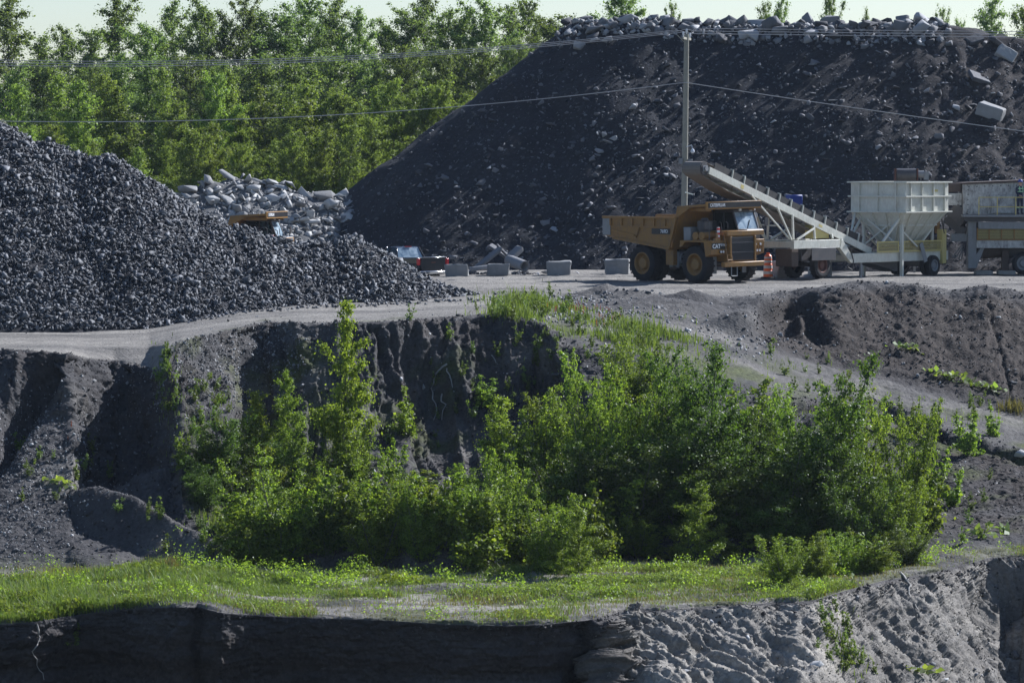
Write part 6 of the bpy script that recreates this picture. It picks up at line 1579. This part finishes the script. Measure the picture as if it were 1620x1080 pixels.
zq = CAM_Z + dpole * slope_of(304) - zp
m = MB(); m.beam((q, -.1, zq), (q + .45, -.25, zq - .12), .12, .05); m.build('bracket', M['chrome'], pole)
def cable(pts, r, label):
    V, F = tube_arrays([(np.array(pts), np.full(len(pts), r))], 5)
    me = mesh_np('cable', V, F); me.shade_smooth(); setp(link('cable', me, M['wire']), label, 'cable', 'overhead cables')
LAB = ['lowest', 'middle', 'topmost']
for k, yy in enumerate((0, -3.5, -7.0)):
    P_ = []
    for px in np.arange(-745, 1085.1, 15):
        P_.append(world(px, 104 - yy * -.0 + (6 - 5.5 * k) * (1 - (px + 745) / 1830 * .6) - 3 - 6.3e-5 * (px - 170) ** 2, dpole + (-1.1 + 1.1 * k) * 1.0))
    P_[-1] = ins[k]
    cable(P_, .017, f'{LAB[k]} of the three high cables from the pole over the wood')
    P_ = [ins[k]]
    for px in np.arange(1100, 2300, 15): P_.append(world(px, 47.5 + (6 - 4.2 * k) + .012 * (px - 1085) - 3.0e-6 * (px - 1085) ** 2, dpole + (-1.1 + 1.1 * k)))
    cable(P_, .017, f'{LAB[k]} of the three high cables from the pole along the heap crest')
zk = Vector((xp, dpole - .15, zp)) + Vector(((zp + 9.4) / ztop * lean_x, 0, 0)); zk.z = CAM_Z + dpole * slope_of(131)
P_ = [world(px, 193 - 6.87e-5 * (px - 130) ** 2, dpole - .15) for px in np.arange(-820, 1080, 15)] + [zk]
cable(P_, .02, 'single lower cable from the pole across the front of the wood')
P_ = [zk] + [world(px, 131 + (px - 1086) * .1435 - 2.2e-5 * (px - 1086) * (px - 1640), dpole - .15 - (px - 1086) * .004) for px in np.arange(1100, 2300, 15)]
cable(P_, .02, 'single lower cable from the pole across the face of the dark heap')

# ------------------------------------------------------------------ concrete blocks, drum, odds and ends at the foot of the heap
def block(px, py, size, rz, label, seed):
    p = hit(px, py); o = slab_box('concrete_block', p + Vector((0, size[1] / 2, size[2] / 2 - .02)), size, (0, 0, rz), 'block', label, 'concrete block', seed); o['group'] = 'concrete barrier blocks'; return o
block(723, 437.5, (1.28, .7, .66), .05, 'concrete block beside the black pickup', 11)
block(788, 437.0, (1.2, .7, .68), -.05, 'concrete block by the broken pipe', 12)
block(884, 436.0, (1.3, .7, .82), .02, 'concrete block standing alone left of the haul truck', 13)
block(977, 434.0, (1.3, .7, .82), -.03, 'concrete block close behind the haul truck tail', 14)
block(1236, 441.0, (.75, .75, .98), .5, 'upright concrete block beside the orange drum', 15)
block(1296, 437.5, (.95, .8, .58), .7, 'low concrete block under the conveyor frame', 16)
dr_ = hit(1215, 441.5); dr = thing('traffic_drum', 'orange traffic drum with grey bands beside the haul truck', 'traffic drum', dr_)
m = MB(); m.lathe([(.30, 0), (.30, .06), (.235, .07), (.225, .36), (.215, .37), (.205, .64), (.195, .65), (.18, .98), (.12, 1.05), (.001, 1.06)], (0, 0, 0), (0, 0, 1), 28); m.beam((-.08, 0, 1.06), (.08, 0, 1.06), .04, .14); body = m.build('body', M['orange'], dr)
for za, zz, ra, rb in ((.22, .34, .2335, .2295), (.46, .58, .2155, .211), (.70, .80, .199, .1945), (.88, .95, .1895, .1865)):
    m = MB(); m.lathe([(ra, za), (rb, zz)], (0, 0, 0), (0, 0, 1), 28); m.build('reflective_band', M['band'], body)
m = MB(); m.lathe([(.18, 0), (.36, .0), (.36, .07), (.31, .1), (.18, .1)], (0, 0, 0), (0, 0, 1), 24); m.build('base_ring', M['rubber'], dr); dr.scale = (1.05, 1.05, 1.2)
# broken pipe and slabs by the second block
pp = world(822, 420, 213.5); pp.z = .42
pipe = MB(); a, b = Vector((pp.x - .55, pp.y + 1.3, .75)), Vector((pp.x + .28, pp.y - .15, .46)); axp = (b - a).normalized(); pipe.lathe([(.30, 0), (.30, 1.0), (.22, 1.0), (.22, 0), (.30, 0)], a, axp, 26); pipe.v = [tuple(Vector(a) + axp * ((Vector(v) - a).dot(axp) * (b - a).length) + ((Vector(v) - a) - axp * (Vector(v) - a).dot(axp))) for v in pipe.v]
setp(pipe.build('concrete_pipe', M['crestrock']), 'broken concrete pipe lying open end out among the slabs', 'pipe')
for i, (px, py, d, sz, rt_, lab) in enumerate([(772, 409, 214.5, (1.9, .5, .2), (.2, -.65, .3), 'long slab leaning up to the right beside the pipe'), (788, 396, 215.5, (1.2, .6, .15), (.3, .55, -.2), 'dark slab propped above the leaning one'), (760, 424, 213.5, (1.1, .5, .25), (0, -.1, .2), 'pale slab lying flat behind the block by the pipe'), (800, 402, 215.0, (1.5, .2, .15), (0, .8, .2), 'long post stuck out of the slab heap'), (815, 400, 215, (.9, .5, .3), (.4, -.7, .5), 'short rough slab above the pipe')]):
    slab_box('broken_slab', world(px, py, d), sz, rt_, 'crestrock' if i in (0, 2, 4) else 'darkrock', lab, 'slab', 60 + i)['group'] = 'broken slabs by the pipe'
for i in range(70):
    px = rr.choice([rr.uniform(735, 860), rr.uniform(735, 860), rr.uniform(860, 1060), rr.uniform(600, 740)]); d = rr.uniform(212.6, 215.5); xx = at(px, d); z = max(drop(xx, d), drop(xx, d, BV_P)); s = rr.uniform(.2, .6)
    rock('stone', (xx, d, z + s * .1), s, 'crestrock' if rr.random() < .6 else 'darkrock', 'loose stone at the foot of the dark heap', 'stone', 'stones at the foot of the dark heap', seed=9000 + i, kind='slab' if rr.random() < .5 else 'rock')
for i, (px, py) in enumerate([(1258, 395), (1268, 398), (1248, 400), (1275, 405)]):
    pass
# ------------------------------------------------------------------ the hazy summer air
hz = MB(); hz.box(-420, 420, -60, 1560, -23, 21)
m = bpy.data.materials.new('air'); m.use_nodes = True; nt = m.node_tree
for n in list(nt.nodes):
    if n.type != 'OUTPUT_MATERIAL': nt.nodes.remove(n)
pv = nt.nodes.new('ShaderNodeVolumePrincipled'); pv.inputs['Color'].default_value = (.72, .84, 1.0, 1); pv.inputs['Density'].default_value = .00005; pv.inputs['Anisotropy'].default_value = .3
nt.links.new(pv.outputs[0], nt.nodes['Material Output'].inputs['Volume'])
ho = hz.build('haze', m, None, 0, False); setp(ho, 'thin pale blue summer haze filling the quarry air', 'haze', kind='stuff')
# ------------------------------------------------------------------ camera, sun and sky
cam = bpy.data.cameras.new('camera'); co = bpy.data.objects.new('camera', cam); COL.objects.link(co)
cam.sensor_width = 36.0; cam.sensor_fit = 'HORIZONTAL'; cam.lens = 36.0 * F_PX / W_PX
cam.clip_start = 1.0; cam.clip_end = 12000.0
co.location = (0, 0, CAM_Z); co.rotation_euler = (PI / 2 - PITCH, 0, 0)
SC.camera = co
AZ, EL = R(40.0), R(36.0)
sun = bpy.data.lights.new('sun', 'SUN'); sun.energy = 5.0; sun.angle = R(.5); sun.color = (1.0, .96, .9)
so = bpy.data.objects.new('sun', sun); COL.objects.link(so)
sd = Vector((math.cos(EL) * math.cos(AZ), math.cos(EL) * math.sin(AZ), math.sin(EL)))
so.rotation_euler = sd.to_track_quat('Z', 'Y').to_euler(); so.location = (60, 60, 80)
w = bpy.data.worlds.new('World'); SC.world = w; w.use_nodes = True
nt = w.node_tree; sky = nt.nodes.new('ShaderNodeTexSky'); sky.sky_type = 'NISHITA'; sky.sun_disc = False
sky.sun_elevation = EL; sky.sun_rotation = PI / 2 - AZ; sky.air_density = 1.0; sky.dust_density = .5; sky.ozone_density = 2.5
nt.links.new(sky.outputs[0], nt.nodes['Background'].inputs[0]); nt.nodes['Background'].inputs[1].default_value = .065
SC.view_settings.view_transform = 'Standard'; SC.view_settings.look = 'None'; SC.view_settings.exposure = .9; SC.view_settings.gamma = 1.0
SC.view_settings.use_white_balance = True; SC.view_settings.white_balance_temperature = 5850; SC.view_settings.white_balance_tint = 12
SC.render.engine = 'CYCLES'; SC.cycles.use_denoising = True
SC.cycles.max_bounces = 6; SC.cycles.diffuse_bounces = 3; SC.cycles.glossy_bounces = 2; SC.cycles.transmission_bounces = 4; SC.cycles.transparent_max_bounces = 8
SC.cycles.sample_clamp_indirect = 4.0
